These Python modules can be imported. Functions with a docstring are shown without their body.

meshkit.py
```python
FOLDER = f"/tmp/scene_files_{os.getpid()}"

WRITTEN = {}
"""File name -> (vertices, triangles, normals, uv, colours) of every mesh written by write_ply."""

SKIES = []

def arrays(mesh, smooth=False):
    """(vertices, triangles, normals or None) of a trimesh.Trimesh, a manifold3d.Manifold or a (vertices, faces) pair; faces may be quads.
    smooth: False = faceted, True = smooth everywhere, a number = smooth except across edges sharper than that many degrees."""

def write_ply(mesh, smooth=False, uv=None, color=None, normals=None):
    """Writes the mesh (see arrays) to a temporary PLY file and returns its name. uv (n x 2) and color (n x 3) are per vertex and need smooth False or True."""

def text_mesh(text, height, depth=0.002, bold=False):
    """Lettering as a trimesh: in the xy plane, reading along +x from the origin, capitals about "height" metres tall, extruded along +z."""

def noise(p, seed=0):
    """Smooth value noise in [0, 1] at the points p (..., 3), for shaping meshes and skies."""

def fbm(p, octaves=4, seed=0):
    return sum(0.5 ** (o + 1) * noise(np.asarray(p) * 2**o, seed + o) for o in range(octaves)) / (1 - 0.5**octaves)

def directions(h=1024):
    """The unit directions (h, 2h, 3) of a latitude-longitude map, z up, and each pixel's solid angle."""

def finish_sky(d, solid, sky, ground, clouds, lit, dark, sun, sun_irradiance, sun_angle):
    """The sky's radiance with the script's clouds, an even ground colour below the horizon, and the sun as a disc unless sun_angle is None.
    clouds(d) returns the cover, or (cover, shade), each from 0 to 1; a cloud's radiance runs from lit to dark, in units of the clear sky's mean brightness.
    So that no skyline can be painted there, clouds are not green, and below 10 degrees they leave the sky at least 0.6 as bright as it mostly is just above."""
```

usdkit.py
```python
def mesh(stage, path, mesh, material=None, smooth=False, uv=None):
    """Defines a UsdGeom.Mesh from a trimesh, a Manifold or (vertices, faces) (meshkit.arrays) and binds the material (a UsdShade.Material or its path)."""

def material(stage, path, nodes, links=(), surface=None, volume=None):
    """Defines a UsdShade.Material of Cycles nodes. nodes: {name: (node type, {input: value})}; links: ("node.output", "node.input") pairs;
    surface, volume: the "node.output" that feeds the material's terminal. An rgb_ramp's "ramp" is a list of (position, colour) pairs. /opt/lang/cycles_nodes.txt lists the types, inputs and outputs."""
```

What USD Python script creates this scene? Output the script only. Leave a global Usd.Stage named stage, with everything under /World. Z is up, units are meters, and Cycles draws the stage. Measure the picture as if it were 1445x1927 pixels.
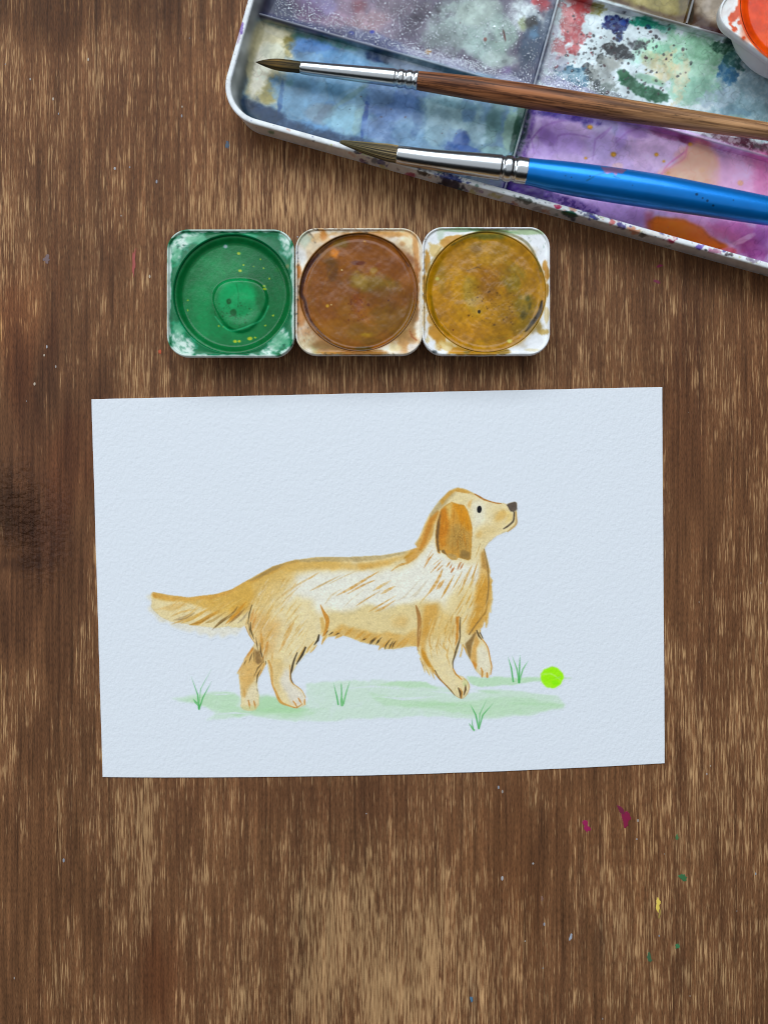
import math, numpy as np, trimesh, usdkit
from scipy import ndimage as ndi
from scipy.spatial import cKDTree
from pxr import Usd, UsdGeom, UsdLux, UsdShade, Gf, Sdf, Vt

stage = Usd.Stage.CreateInMemory()
UsdGeom.SetStageUpAxis(stage, 'Z'); UsdGeom.SetStageMetersPerUnit(stage, 1.0)
W = UsdGeom.Xform.Define(stage, '/World').GetPrim(); stage.SetDefaultPrim(W)

# ------------------------------------------------------------------ camera, lights, exposure
H = 0.232                       # lens above the table
WIDE = 0.206                    # metres of table across the picture
S = WIDE / 1445.0
cam = UsdGeom.Camera.Define(stage, '/World/camera')
cam.AddTranslateOp().Set((0, 0, H))
cam.CreateFocalLengthAttr(26.0); cam.CreateHorizontalApertureAttr(26.0 * WIDE / H)
cam.CreateVerticalApertureAttr(26.0 * WIDE / H * 4 / 3)
cam.CreateClippingRangeAttr((0.01, 50.0))
cam.CreateFStopAttr(26.0 / 3.2); cam.CreateFocusDistanceAttr(H - 0.003)
cam.CreateExposureAttr(0.0)

def rect_light(name, at, to, wx, wy, power, color):
    l = UsdLux.RectLight.Define(stage, '/World/' + name)
    l.CreateWidthAttr(wx); l.CreateHeightAttr(wy); l.CreateIntensityAttr(power); l.CreateColorAttr(Gf.Vec3f(*color))
    m = Gf.Matrix4d().SetLookAt(Gf.Vec3d(*at), Gf.Vec3d(*to), Gf.Vec3d(0, 0.01, 1)).GetInverse()
    l.AddTransformOp().Set(m)
    return l
COOL = (0.80, 0.895, 1.0)
rect_light('window_light', (-0.25, 1.65, 2.05), (0, 0, 0), 3.0, 1.7, 4.75, COOL)
rect_light('side_window_light', (-2.2, 0.3, 1.7), (0, 0, 0), 1.4, 1.3, 3.05, COOL)
rect_light('overhead_fill_light', (0.1, -0.1, 2.5), (0.1, -0.1, 0), 3.4, 3.4, 0.65, COOL)  # unseen panel added overhead as soft ambient fill

# ------------------------------------------------------------------ helpers: scene
USED = {}
def numbered(path):
    n = USED.get(path, 0); USED[path] = n + 1
    return path if n == 0 else f'{path}_{n:03d}'
def put(prim, **kw):
    for k, v in kw.items():
        if v: prim.SetCustomDataByKey(k, v)
    return prim
def thing(name, label, cat, group=None, at=(0, 0, 0)):
    x = UsdGeom.Xform.Define(stage, numbered('/World/' + name)); x.AddTranslateOp().Set(Gf.Vec3d(*map(float, at)))
    p = put(x.GetPrim(), label=label, category=cat, group=group)
    ORIGIN[str(p.GetPath())] = np.array(at, float)
    return p
ORIGIN = {}
def origin(parent):
    path, o = str(parent.GetPath()), np.zeros(3)
    for k, v in ORIGIN.items():
        if path == k or path.startswith(k + '/'): o = o + v
    return o
def obj(name, mesh, mat, parent=None, col=None, smooth=False, label=None, kind=None, extra=None):
    """mesh = (vertices in world space, faces) or trimesh; col = one albedo per vertex"""
    v, f = (np.asarray(mesh.vertices), np.asarray(mesh.faces)) if hasattr(mesh, 'vertices') else mesh
    v = np.asarray(v, float)
    if parent is not None: v = v - origin(parent)
    base = str(parent.GetPath()) if parent is not None else '/World'
    m = usdkit.mesh(stage, numbered(base + '/' + name), (v, np.asarray(f)), M[mat], smooth=smooth)
    api = UsdGeom.PrimvarsAPI(m)
    if col is not None:
        api.CreatePrimvar('paint', Sdf.ValueTypeNames.Color3fArray, 'vertex').Set(Vt.Vec3fArray.FromNumpy(np.asarray(col, np.float32)))
    for k, a in (extra or {}).items():
        api.CreatePrimvar(k, Sdf.ValueTypeNames.FloatArray, 'vertex').Set(Vt.FloatArray.FromNumpy(np.asarray(a, np.float32)))
    return put(m.GetPrim(), label=label, kind=kind)

def P(px, py, z=0.0):
    """a picture position at height z, in metres"""
    k = S * (H - np.asarray(z, float)) / H
    px, py = np.asarray(px, float), np.asarray(py, float)
    return np.stack(np.broadcast_arrays((px - 722.5) * k, (963.5 - py) * k, np.asarray(z, float)), -1)
def pix(v):
    k = S * (H - v[:, 2]) / H
    return v[:, 0] / k + 722.5, 963.5 - v[:, 1] / k

def lin(c):
    c = np.asarray(c, float) / 255.0
    return np.where(c <= 0.04045, c / 12.92, ((np.clip(c, 0, 2) + 0.055) / 1.055) ** 2.4)
PAPER = np.array([212., 221., 231.])
LIGHT = lin(PAPER) / np.array([0.80, 0.805, 0.81])        # how the daylight shows white paper: turns seen colours into base colours
def alb(c, veil=0.0): return np.clip(lin(c) / LIGHT - veil, 0.003, 0.92)      # veil: what the gloss already adds

def grid_faces(n, m, wrap=False):
    """quads of an n x m vertex grid as triangles; wrap joins the last column to the first"""
    i, j = np.meshgrid(np.arange(n - 1), np.arange(m if wrap else m - 1), indexing='ij')
    a = i * m + j; b = i * m + (j + 1) % m; c = a + m; d = b + m
    return np.concatenate([np.stack([a, c, d], -1).reshape(-1, 3), np.stack([a, d, b], -1).reshape(-1, 3)])

# ------------------------------------------------------------------ helpers: pigment fields in table coordinates
def sstep(a, b, x):
    t = np.clip((x - a) / (b - a), 0, 1); return t * t * (3 - 2 * t)
def field(h, w, scale, seed, octaves=4, stretch=(1, 1)):
    r = np.random.default_rng(seed); out = np.zeros((h, w)); amp = 1.0; tot = 0
    for o in range(octaves):
        sy, sx = max(scale * stretch[1] / 2 ** o, 1.0), max(scale * stretch[0] / 2 ** o, 1.0)
        a = r.random((int(h / sy) + 4, int(w / sx) + 4))
        y = (np.arange(h) / sy)[:, None]; x = (np.arange(w) / sx)[None, :]
        g = ndi.map_coordinates(a, np.broadcast_arrays(y + 1, x + 1), order=3, mode='nearest') if scale > 3 else a[(y + 1).astype(int), (x + 1).astype(int)]
        out += amp * g; tot += amp; amp *= 0.55
    out /= tot
    return np.clip((out - out.mean()) / (out.std() + 1e-9) * 0.18 + 0.5, 0, 1)

class Pigment:
    def __init__(s, x0, y0, x1, y1, base, seed=1):
        s.x0, s.y0, s.w, s.h = int(x0), int(y0), int(x1 - x0), int(y1 - y0)
        s.c = np.empty((s.h, s.w, 3)); s.c[:] = base
        s.a = np.zeros((s.h, s.w)); s.seed = seed
        s.n = [field(s.h, s.w, k, seed * 17 + i, 4) for i, k in enumerate((90, 36, 14, 5))]
        s.k = 0
    def box(s, x0, y0, x1, y1):
        a, b = max(int(x0) - s.x0, 0), min(int(x1) + 1 - s.x0, s.w); c, d = max(int(y0) - s.y0, 0), min(int(y1) + 1 - s.y0, s.h)
        return None if a >= b or c >= d else (slice(c, d), slice(a, b))
    def xy(s, sl):
        return np.meshgrid(np.arange(sl[1].start, sl[1].stop) + s.x0, np.arange(sl[0].start, sl[0].stop) + s.y0)
    def noise(s, sl, lvl):
        s.k += 1; n = s.n[lvl]
        return np.roll(n, ((s.k * 53) % s.h, (s.k * 97) % s.w), (0, 1))[sl]
    def lay(s, sl, m, col):
        col = np.asarray(col, float)
        s.c[sl] = s.c[sl] * (1 - m[..., None]) + col * m[..., None]
        s.a[sl] = np.maximum(s.a[sl], m)
    def blob(s, x, y, rx, ry, col, alpha=1.0, rot=0.0, soft=0.35, wob=0.5, lvl=1, edge=0.0, grain=0.0):
        R = max(rx, ry) * (1.3 + soft + wob * .6)
        sl = s.box(x - R, y - R, x + R, y + R)
        if sl is None: return
        X, Y = s.xy(sl); c, d = math.cos(math.radians(rot)), math.sin(math.radians(rot))
        u = ((X - x) * c + (Y - y) * d) / rx; v = (-(X - x) * d + (Y - y) * c) / ry
        q = np.hypot(u, v) + wob * 2 * (s.noise(sl, lvl) - 0.5) + wob * 0.5 * (s.noise(sl, 3) - .5)
        m = 1 - sstep(1 - soft, 1 + soft * .6, q)
        if grain: m = m * (1 - grain * sstep(.45, .62, s.noise(sl, 3)))
        s.lay(sl, m * alpha, col)
        if edge:
            e = np.exp(-((q - 0.97) / max(0.05, 1.6 / min(rx, ry))) ** 2)
            s.lay(sl, e * edge * alpha, np.asarray(col) * 0.62)
    def poly(s, pts, col, alpha=1.0, soft=1.2, wob=0.0, lvl=2, edge=0.0, grain=0.0, tone=0.0, only=None):
        pts = np.asarray(pts, float); pad = 3 * soft + 3
        sl = s.box(*(pts.min(0) - pad), *(pts.max(0) + pad))
        if sl is None: return
        X, Y = s.xy(sl)
        if wob:
            X = X + wob * 2 * (s.noise(sl, lvl) - .5); Y = Y + wob * 2 * (s.noise(sl, lvl) - .5)
        ins = np.zeros(X.shape, bool)
        for (xa, ya), (xb, yb) in zip(pts, np.roll(pts, -1, 0)):
            if ya == yb: continue
            ins ^= ((ya > Y) != (yb > Y)) & (X < (xb - xa) * (Y - ya) / (yb - ya) + xa)
        g = ndi.gaussian_filter(ins.astype(float), soft)
        m = g
        if grain: m = m * (1 - grain * sstep(.42, .66, s.noise(sl, 3)))
        if tone: m = m * (1 - tone + tone * 2 * s.noise(sl, 2)).clip(0, 1.3)
        m = np.clip(m, 0, 1)
        if only is not None: m = m * only[sl]
        s.lay(sl, m * alpha, col)
        if edge: s.lay(sl, np.clip(g * (1 - g) * 4, 0, 1) * edge * alpha * g, np.asarray(col) * 0.7)
    def stroke(s, pts, w, col, alpha=1.0, dry=0.0, soft=0.8, only=None):
        """w: half widths along the stroke"""
        pts = np.asarray(pts, float)
        if len(pts) > 2:
            t = np.linspace(0, len(pts) - 1, len(pts) * 12); from_ = np.arange(len(pts))
            k = np.stack([ndi.map_coordinates(pts[:, q], [t], order=min(3, len(pts) - 1), mode='nearest') for q in (0, 1)], 1) if len(pts) > 3 else np.stack([np.interp(t, from_, pts[:, q]) for q in (0, 1)], 1)
        else:
            n = max(4, int(np.hypot(*(pts[1] - pts[0])))); t = np.linspace(0, 1, n)
            k = pts[0] + (pts[1] - pts[0]) * t[:, None]
        w = np.interp(np.linspace(0, 1, len(k)), np.linspace(0, 1, len(np.atleast_1d(w))), np.atleast_1d(w))
        pad = w.max() + 2
        sl = s.box(*(k.min(0) - pad), *(k.max(0) + pad))
        if sl is None: return
        X, Y = s.xy(sl)
        d, i = cKDTree(k).query(np.stack([X.ravel(), Y.ravel()], 1), distance_upper_bound=pad + 1)
        i = np.minimum(i, len(k) - 1); d = np.where(np.isfinite(d), d, 99)
        m = sstep(-soft, soft, w[i] - d).reshape(X.shape) * (w[i].reshape(X.shape) > .05)
        m = m * np.clip(w[i].reshape(X.shape) / 0.7, 0, 1)
        if dry: m = m * (1 - dry * sstep(.42, .6, s.noise(sl, 3)))
        if only is not None: m = m * only[sl]
        s.lay(sl, m * alpha, col)
    def specks(s, n, x0, y0, x1, y1, r, cols, alpha=.9, seed=0):
        q = np.random.default_rng(s.seed * 31 + seed)
        for _ in range(n):
            rr = r[0] + (r[1] - r[0]) * q.random() ** 2.2
            s.blob(x0 + (x1 - x0) * q.random(), y0 + (y1 - y0) * q.random(), rr * q.uniform(.8, 1.4), rr, cols[q.integers(len(cols))], alpha * q.uniform(.6, 1), q.uniform(0, 180), .3, .25, 3)
    def swirls(s, n, cx, cy, r, cols, seed, alpha=.35):
        """the arcs a loaded brush leaves in a pan"""
        q = np.random.default_rng(seed)
        for _ in range(n):
            rr, a0, da = r * q.uniform(.1, .93), q.uniform(0, 6.3), q.uniform(.3, 1.3)
            t = np.linspace(a0, a0 + da, 7); ox, oy = q.normal(0, .12 * r, 2) * (1 - rr / r)
            w = q.uniform(.5, 3.4); s.stroke(np.stack([cx + ox + rr * np.cos(t), cy + oy + rr * np.sin(t)], 1), [.3, w, w * .8, .3], cols[q.integers(len(cols))], alpha * q.uniform(.4, 1), .4, 1.3)
    def mottle(s, sl, lvl, lo, hi, col, alpha):
        s.lay(sl, alpha * sstep(lo, hi, s.noise(sl, lvl)), col)
    def at(s, v, veil=.006):
        x, y = pix(v)
        yx = [np.clip(y - s.y0, 0, s.h - 1), np.clip(x - s.x0, 0, s.w - 1)]
        return alb(np.stack([ndi.map_coordinates(s.c[..., q], yx, order=1) for q in range(3)], 1), veil)
    def cells(s, mask, z, step=1):
        """the painted cells as a thin sheet at height z"""
        mk = mask[::step, ::step]; h, w = mk.shape
        on = mk[:-1, :-1] | mk[1:, :-1] | mk[:-1, 1:] | mk[1:, 1:]
        i, j = np.nonzero(on); a = i * w + j
        f = np.concatenate([np.stack([a, a + w, a + w + 1], 1), np.stack([a, a + w + 1, a + 1], 1)])
        use, inv = np.unique(f, return_inverse=True)
        yy, xx = use // w * step, use % w * step
        v = P(xx + s.x0, yy + s.y0, z)
        return (v, inv.reshape(-1, 3)), alb(s.c[yy, xx])

# ------------------------------------------------------------------ materials
M = {}
def mat(name, nodes, links, surface='p.BSDF'):
    M[name] = usdkit.material(stage, '/World/Looks/' + name, nodes, links, surface=surface)
ATT = ('attribute', {'attribute': 'paint'})
def painted(name, rough=0.5, spec=0.4, bump=None, coat=0.0, metallic=0.0, var=None, diffuse_rough=0.0):
    nodes = {'a': ATT, 'p': ('principled_bsdf', {'roughness': rough, 'specular_ior_level': spec, 'coat_weight': coat, 'coat_roughness': .12, 'metallic': metallic, 'diffuse_roughness': diffuse_rough})}
    links = [('a.color', 'p.base_color')]
    if bump:
        nodes |= {'g': ('geometry', {}), 'mp': ('mapping', {'scale': bump.get('stretch', (1, 1, 1))}), 'n': ('noise_texture', {'scale': bump['scale'], 'detail': bump.get('detail', 3), 'roughness': bump.get('rough', .55)}),
                  'b': ('bump', {'strength': bump.get('strength', 1.0), 'distance': bump['height']})}
        links += [('g.position', 'mp.vector'), ('mp.vector', 'n.vector'), ('n.fac', 'b.height'), ('b.normal', 'p.normal')]
    mat(name, nodes, links)
PAPER_BUMP = dict(scale=1250, detail=2, height=0.00015, rough=.5, stretch=(1, .8, 1))
painted('paper_paint', .85, .15, PAPER_BUMP)
painted('white_plastic', .38, .25, dict(scale=900, height=.00003))
painted('pan_plastic', .32, .28, dict(scale=900, height=.00004))
painted('wet_paint', .25, .22, dict(scale=260, height=.00003, detail=4))
painted('cake_paint', .24, .24, dict(scale=520, height=.00005, detail=4))
painted('bristle', .6, .3)
painted('wood_varnish', .42, .2, dict(scale=1500, height=.00003))
painted('blue_lacquer', .34, .4, dict(scale=1600, height=.000012), coat=.2, metallic=.6)
painted('spot_paint', .5, .35)
mat('ferrule_metal', {'g': ('geometry', {}), 'n': ('noise_texture', {'scale': 900, 'detail': 4}), 'b': ('bump', {'strength': .25, 'distance': .00002}),
    'p': ('principled_bsdf', {'base_color': (.66, .655, .64), 'metallic': 1.0, 'roughness': .25})}, [('g.position', 'n.vector'), ('n.fac', 'b.height')])
mat('glitter_flake', {'p': ('principled_bsdf', {'base_color': (.86, .88, .92), 'metallic': .3, 'roughness': .35})}, [])

# the table's grain: long fibres along y, worn pale where the stain has rubbed off
def ramp(*st): return ('rgb_ramp', {'ramp': list(st)})
def g1(v): return (v, v, v)
mat('stained_wood', {
    'g': ('geometry', {}), 'tint': ATT, 'worn': ('attribute', {'attribute': 'worn'}), 'gouge': ('attribute', {'attribute': 'gouge'}),
    'm0': ('mapping', {'scale': (38, 9, 1)}), 'n0': ('noise_texture', {'scale': 1, 'detail': 2}),
    'wv': ('vector_math', {'math_type': 'scale', 'scale': .0016}), 'pos': ('vector_math', {'math_type': 'add'}),
    'mA': ('mapping', {'scale': (3500, 150, 1)}), 'A': ('noise_texture', {'scale': 1, 'detail': 2.5, 'roughness': .55}),
    'mB': ('mapping', {'scale': (520, 14, 1)}), 'B': ('noise_texture', {'scale': 1, 'detail': 4, 'roughness': .65}),
    'mC': ('mapping', {'scale': (5200, 700, 1)}), 'C': ('noise_texture', {'scale': 1, 'detail': 2}),
    'mD': ('mapping', {'scale': (90, 30, 1)}), 'D': ('noise_texture', {'scale': 1, 'detail': 5, 'roughness': .6}),
    'mE': ('mapping', {'scale': (1500, 40, 1)}), 'E': ('noise_texture', {'scale': 1, 'detail': 3}),
    'K': ('noise_texture', {'scale': 700, 'detail': 4}),
    'ground': ramp((.25, alb((82, 53, 35))), (.5, alb((108, 74, 48))), (.75, alb((126, 88, 57)))),
    'mixBD': ('mix_float', {'fac': .35}), 'mL': ('mapping', {'scale': (1150, 5, 1)}), 'L': ('noise_texture', {'scale': 1, 'detail': 3, 'roughness': .6}), 'lng': ramp((.3, g1(.72)), (.47, g1(.98)), (.58, g1(1.06)), (.72, g1(1.38))), 'mulL': ('mix_color', {'blend_type': 'multiply', 'fac': .8, 'use_clamp_result': False}),
    'fib': ramp((.25, g1(.5)), (.5, g1(1.0)), (.8, g1(1.35))), 'mulC': ('mix_color', {'blend_type': 'multiply', 'fac': .9, 'use_clamp': False}),
    'str': ramp((.30, g1(.55)), (.45, g1(.92)), (.55, g1(1.05)), (.72, g1(1.28))), 'mulE': ('mix_color', {'blend_type': 'multiply', 'fac': .85, 'use_clamp_result': False}),
    'sum1': ('math', {'math_type': 'multiply_add', 'value2': .52}), 'sum2': ('math', {'math_type': 'multiply_add', 'value2': .32}),
    'flk': ('map_range', {'range_type': 'smoothstep', 'from_min': .83, 'from_max': .97, 'to_min': 0, 'to_max': 1, 'clamp': True}),
    'pale': ramp((.3, alb((122, 88, 57))), (.7, alb((176, 142, 102)))), 'mixF': ('mix_color', {}),
    'mulT': ('mix_color', {'blend_type': 'multiply', 'fac': 1.0}),
    'bh': ('math', {'math_type': 'multiply_add', 'value2': .6}), 'kg': ('math', {'math_type': 'multiply'}), 'bh2': ('math', {'math_type': 'multiply_add', 'value2': 9.0}),
    'bm': ('bump', {'strength': .9, 'distance': .00016}), 'p': ('principled_bsdf', {'roughness': .55, 'specular_ior_level': .14}),
}, [('g.position', 'm0.vector'), ('m0.vector', 'n0.vector'), ('n0.color', 'wv.vector1'), ('g.position', 'pos.vector1'), ('wv.vector', 'pos.vector2'),
    *[(f'pos.vector', f'm{k}.vector') for k in 'ABCDE'], *[(f'm{k}.vector', f'{k}.vector') for k in 'ABCDE'], ('g.position', 'K.vector'),
    ('B.fac', 'mixBD.a'), ('D.fac', 'mixBD.b'), ('mixBD.result', 'ground.fac'),
    ('C.fac', 'fib.fac'), ('ground.color', 'mulC.a'), ('fib.color', 'mulC.b'),
    ('E.fac', 'str.fac'), ('mulC.result', 'mulE.a'), ('str.color', 'mulE.b'),
    ('worn.fac', 'sum1.value1'), ('A.fac', 'sum1.value3'), ('E.fac', 'sum2.value1'), ('sum1.value', 'sum2.value3'), ('sum2.value', 'flk.value'),
    ('A.fac', 'pale.fac'), ('flk.result', 'mixF.fac'), ('mulE.result', 'mixF.a'), ('pale.color', 'mixF.b'),
    ('pos.vector', 'mL.vector'), ('mL.vector', 'L.vector'), ('L.fac', 'lng.fac'), ('mixF.result', 'mulL.a'), ('lng.color', 'mulL.b'), ('mulL.result', 'mulT.a'), ('tint.color', 'mulT.b'), ('mulT.result', 'p.base_color'),
    ('C.fac', 'bh.value1'), ('A.fac', 'bh.value3'), ('K.fac', 'kg.value1'), ('gouge.fac', 'kg.value2'), ('kg.value', 'bh2.value1'), ('bh.value', 'bh2.value3'),
    ('bh2.value', 'bm.height'), ('bm.normal', 'p.normal')])

# ------------------------------------------------------------------ the table
def table():
    t = UsdGeom.Xform.Define(stage, '/World/tabletop').GetPrim(); USED['/World/tabletop'] = 1
    put(t, label='worn brown stained wooden tabletop under everything, grain running up and down', category='table', kind='structure')
    xs = np.concatenate([np.linspace(-900, -70, 24), np.arange(-64, 1512, 4), np.linspace(1520, 2350, 24)])
    ys = np.concatenate([np.linspace(-900, -70, 24), np.arange(-64, 1996, 4), np.linspace(2004, 2850, 24)])
    X, Y = np.meshgrid(xs, ys); h, w = X.shape
    nz = [field(h, w, k, 50 + i, 4, st) for i, (k, st) in enumerate([(70, (.6, 1.6)), (24, (.5, 2.2)), (9, (.5, 3.0)), (40, (1, 1))])]
    tint = np.ones((h, w, 3)); worn = .20 + .16 * (nz[1] - .5) + .14 * (nz[0] - .5) + .30 * (nz[2] - .5); gouge = np.zeros((h, w))
    def m(x, y, rx, ry, soft=.8, wob=.6):
        q = np.hypot((X - x) / rx, (Y - y) / ry) + wob * 2 * (nz[1] - .5) + wob * (nz[2] - .5)
        return 1 - sstep(1 - soft, 1 + soft * .5, q)
    def wear(x, y, rx, ry, k, **o): nonlocal worn; worn = worn + k * m(x, y, rx, ry, **o)
    def stain_or_shade(x, y, rx, ry, col, k=1.0, **o):
        nonlocal tint; q = (m(x, y, rx, ry, **o) * k)[..., None]; tint = tint * (1 - q + q * np.asarray(col))
    for a in [(760, 365, 330, 95, .20), (350, 330, 190, 200, .05), (620, 410, 420, 40, .10), (1150, 590, 170, 110, .08), (700, 705, 420, 30, .12), (260, 700, 70, 80, .15), (1340, 1500, 120, 300, .10),
              (690, 1790, 260, 190, .22), (600, 1730, 130, 150, .12), (880, 1860, 150, 130, .15), (235, 1560, 50, 190, .20), (275, 1570, 18, 200, .30), (1180, 1800, 200, 160, .12), (1390, 1850, 80, 120, .12), (540, 1900, 200, 60, .12),
              (1010, 1540, 260, 60, .06), (833, 1640, 7, 130, .35), (1138, 1600, 5, 110, .30), (112, 1540, 6, 130, .28), (386, 1640, 6, 190, .25), (1420, 1150, 40, 300, .08), (120, 120, 180, 180, .05), (100, 1850, 30, 60, .22), (65, 350, 70, 170, .06), (1290, 700, 60, 90, .06)]:
        wear(*a)
    for a in [(60, 1000, 170, 330, -.30), (60, 600, 90, 130, -.06), (30, 1700, 70, 300, -.25), (320, 1830, 40, 130, -.3), (360, 1560, 80, 60, -.1), (960, 1560, 150, 90, -.12), (60, 30, 260, 60, -.1), (1280, 1000, 70, 250, -.12), (1060, 1800, 60, 160, -.12)]:
        wear(*a)
    stain_or_shade(70, 980, 190, 360, (.66, .62, .62), 1); stain_or_shade(8, 962, 66, 92, (.46, .47, .50), .9, soft=.8, wob=.22); stain_or_shade(24, 990, 70, 60, (.66, .62, .64), .7, soft=.9, wob=.3); stain_or_shade(34, 912, 18, 12, (1.7, 1.7, 1.8), .5, wob=.2); stain_or_shade(30, 960, 26, 22, (1.5, 1.5, 1.5), .5, soft=.9, wob=.3); stain_or_shade(95, 990, 40, 90, (.75, .70, .78), .9); stain_or_shade(30, 1060, 60, 16, (.6, .58, .6), .9)
    stain_or_shade(35, 600, 60, 140, (1.14, .96, .84), .9); stain_or_shade(70, 690, 40, 120, (.8, .78, .8), .8); stain_or_shade(120, 880, 60, 90, (1.1, .92, .86), .7)
    stain_or_shade(100, 10, 300, 70, (.6, .56, .5), 1); stain_or_shade(60, 1600, 120, 360, (.80, .78, .76), .9); stain_or_shade(320, 1840, 50, 130, (.82, .66, .6), .9)  # first call paints the shaded top-left corner into the tint
    stain_or_shade(1330, 900, 140, 420, (.90, .86, .84), .9); stain_or_shade(1290, 760, 40, 180, (.86, .8, .78), .7); stain_or_shade(560, 1500, 320, 50, (.86, .82, .82), .8); stain_or_shade(690, 1750, 250, 170, (1.02, 1.05, 1.06), .8)
    stain_or_shade(1130, 1775, 14, 60, (.75, .8, .86), .8); stain_or_shade(1165, 1740, 10, 70, (.8, .82, .86), .7); stain_or_shade(1280, 1820, 20, 60, (.7, .7, .72), .7); stain_or_shade(890, 1880, 14, 60, (.75, .8, .9), .8)
    stain_or_shade(230, 240, 240, 220, (1.05, .99, .94), .7); stain_or_shade(1180, 590, 180, 90, (.9, .9, .92), .5); stain_or_shade(1020, 1600, 240, 160, (1.0, .95, .88), .6); stain_or_shade(180, 520, 70, 170, (.94, .92, .92), .6)
    stain_or_shade(1445, 700, 60, 260, (.95, .9, .86), .6); stain_or_shade(960, 1750, 60, 200, (.86, .8, .76), .6); stain_or_shade(1275, 1450, 20, 250, (.82, .76, .76), .6)
    gouge += 1.0 * m(20, 960, 62, 90, .8, .25) + .45 * m(85, 1000, 50, 110, .6)
    tint *= (1 + .3 * (nz[0] - .5) + .3 * (nz[2] - .5))[..., None]
    tint = np.clip(tint, .3, 1.5)
    v = P(X.ravel(), Y.ravel(), 0.0); n = len(v)
    rim = np.concatenate([np.arange(w), np.arange(1, h) * w + w - 1, (h - 1) * w + np.arange(w - 2, -1, -1), np.arange(h - 2, 0, -1) * w])
    low = v[rim] - [0, 0, .024]; k = len(rim); a = np.arange(k); b = (a + 1) % k
    f = np.concatenate([grid_faces(h, w), np.stack([rim[a], n + a, rim[b]], 1), np.stack([rim[b], n + a, n + b], 1), np.stack([n + a[1:-1], n + b[1:-1], np.full(k - 2, n)], 1)[:, [1, 0, 2]]])
    ex = lambda q: np.concatenate([q.reshape(n, -1), q.reshape(n, -1)[rim]])
    obj('wooden_board', (np.concatenate([v, low]), f), 'stained_wood', t, col=ex(tint), extra={'worn': ex(worn).ravel(), 'gouge': ex(gouge).ravel()})
    # dried paint on the wood: thin ragged patches
    rng = np.random.default_rng(5)
    def patch(x, y, rx, ry, rot=0, th=.00005, n=44, rag=.3):
        a = np.linspace(0, 2 * np.pi, n, endpoint=False); r = 1 + rag * (np.convolve(np.tile(rng.random(n), 3), [.12, .2, .36, .2, .12], 'same')[n:2 * n] - .5) * 2
        c, s_ = math.cos(math.radians(rot)), math.sin(math.radians(rot)); out = []
        for k, z in ((1.0, .00001), (.9, th), (.45, th * 1.15)):
            px, py = np.cos(a) * r * rx * k, np.sin(a) * r * ry * k
            out.append(P(x + px * c - py * s_, y + px * s_ + py * c, z))
        v = np.concatenate(out + [P([x], [y], th * 1.2)]); f = [grid_faces(3, n, True)[:, ::-1], np.array([[2 * n + i, 2 * n + (i + 1) % n, 3 * n] for i in range(n)])]
        return v, np.concatenate(f)
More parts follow.
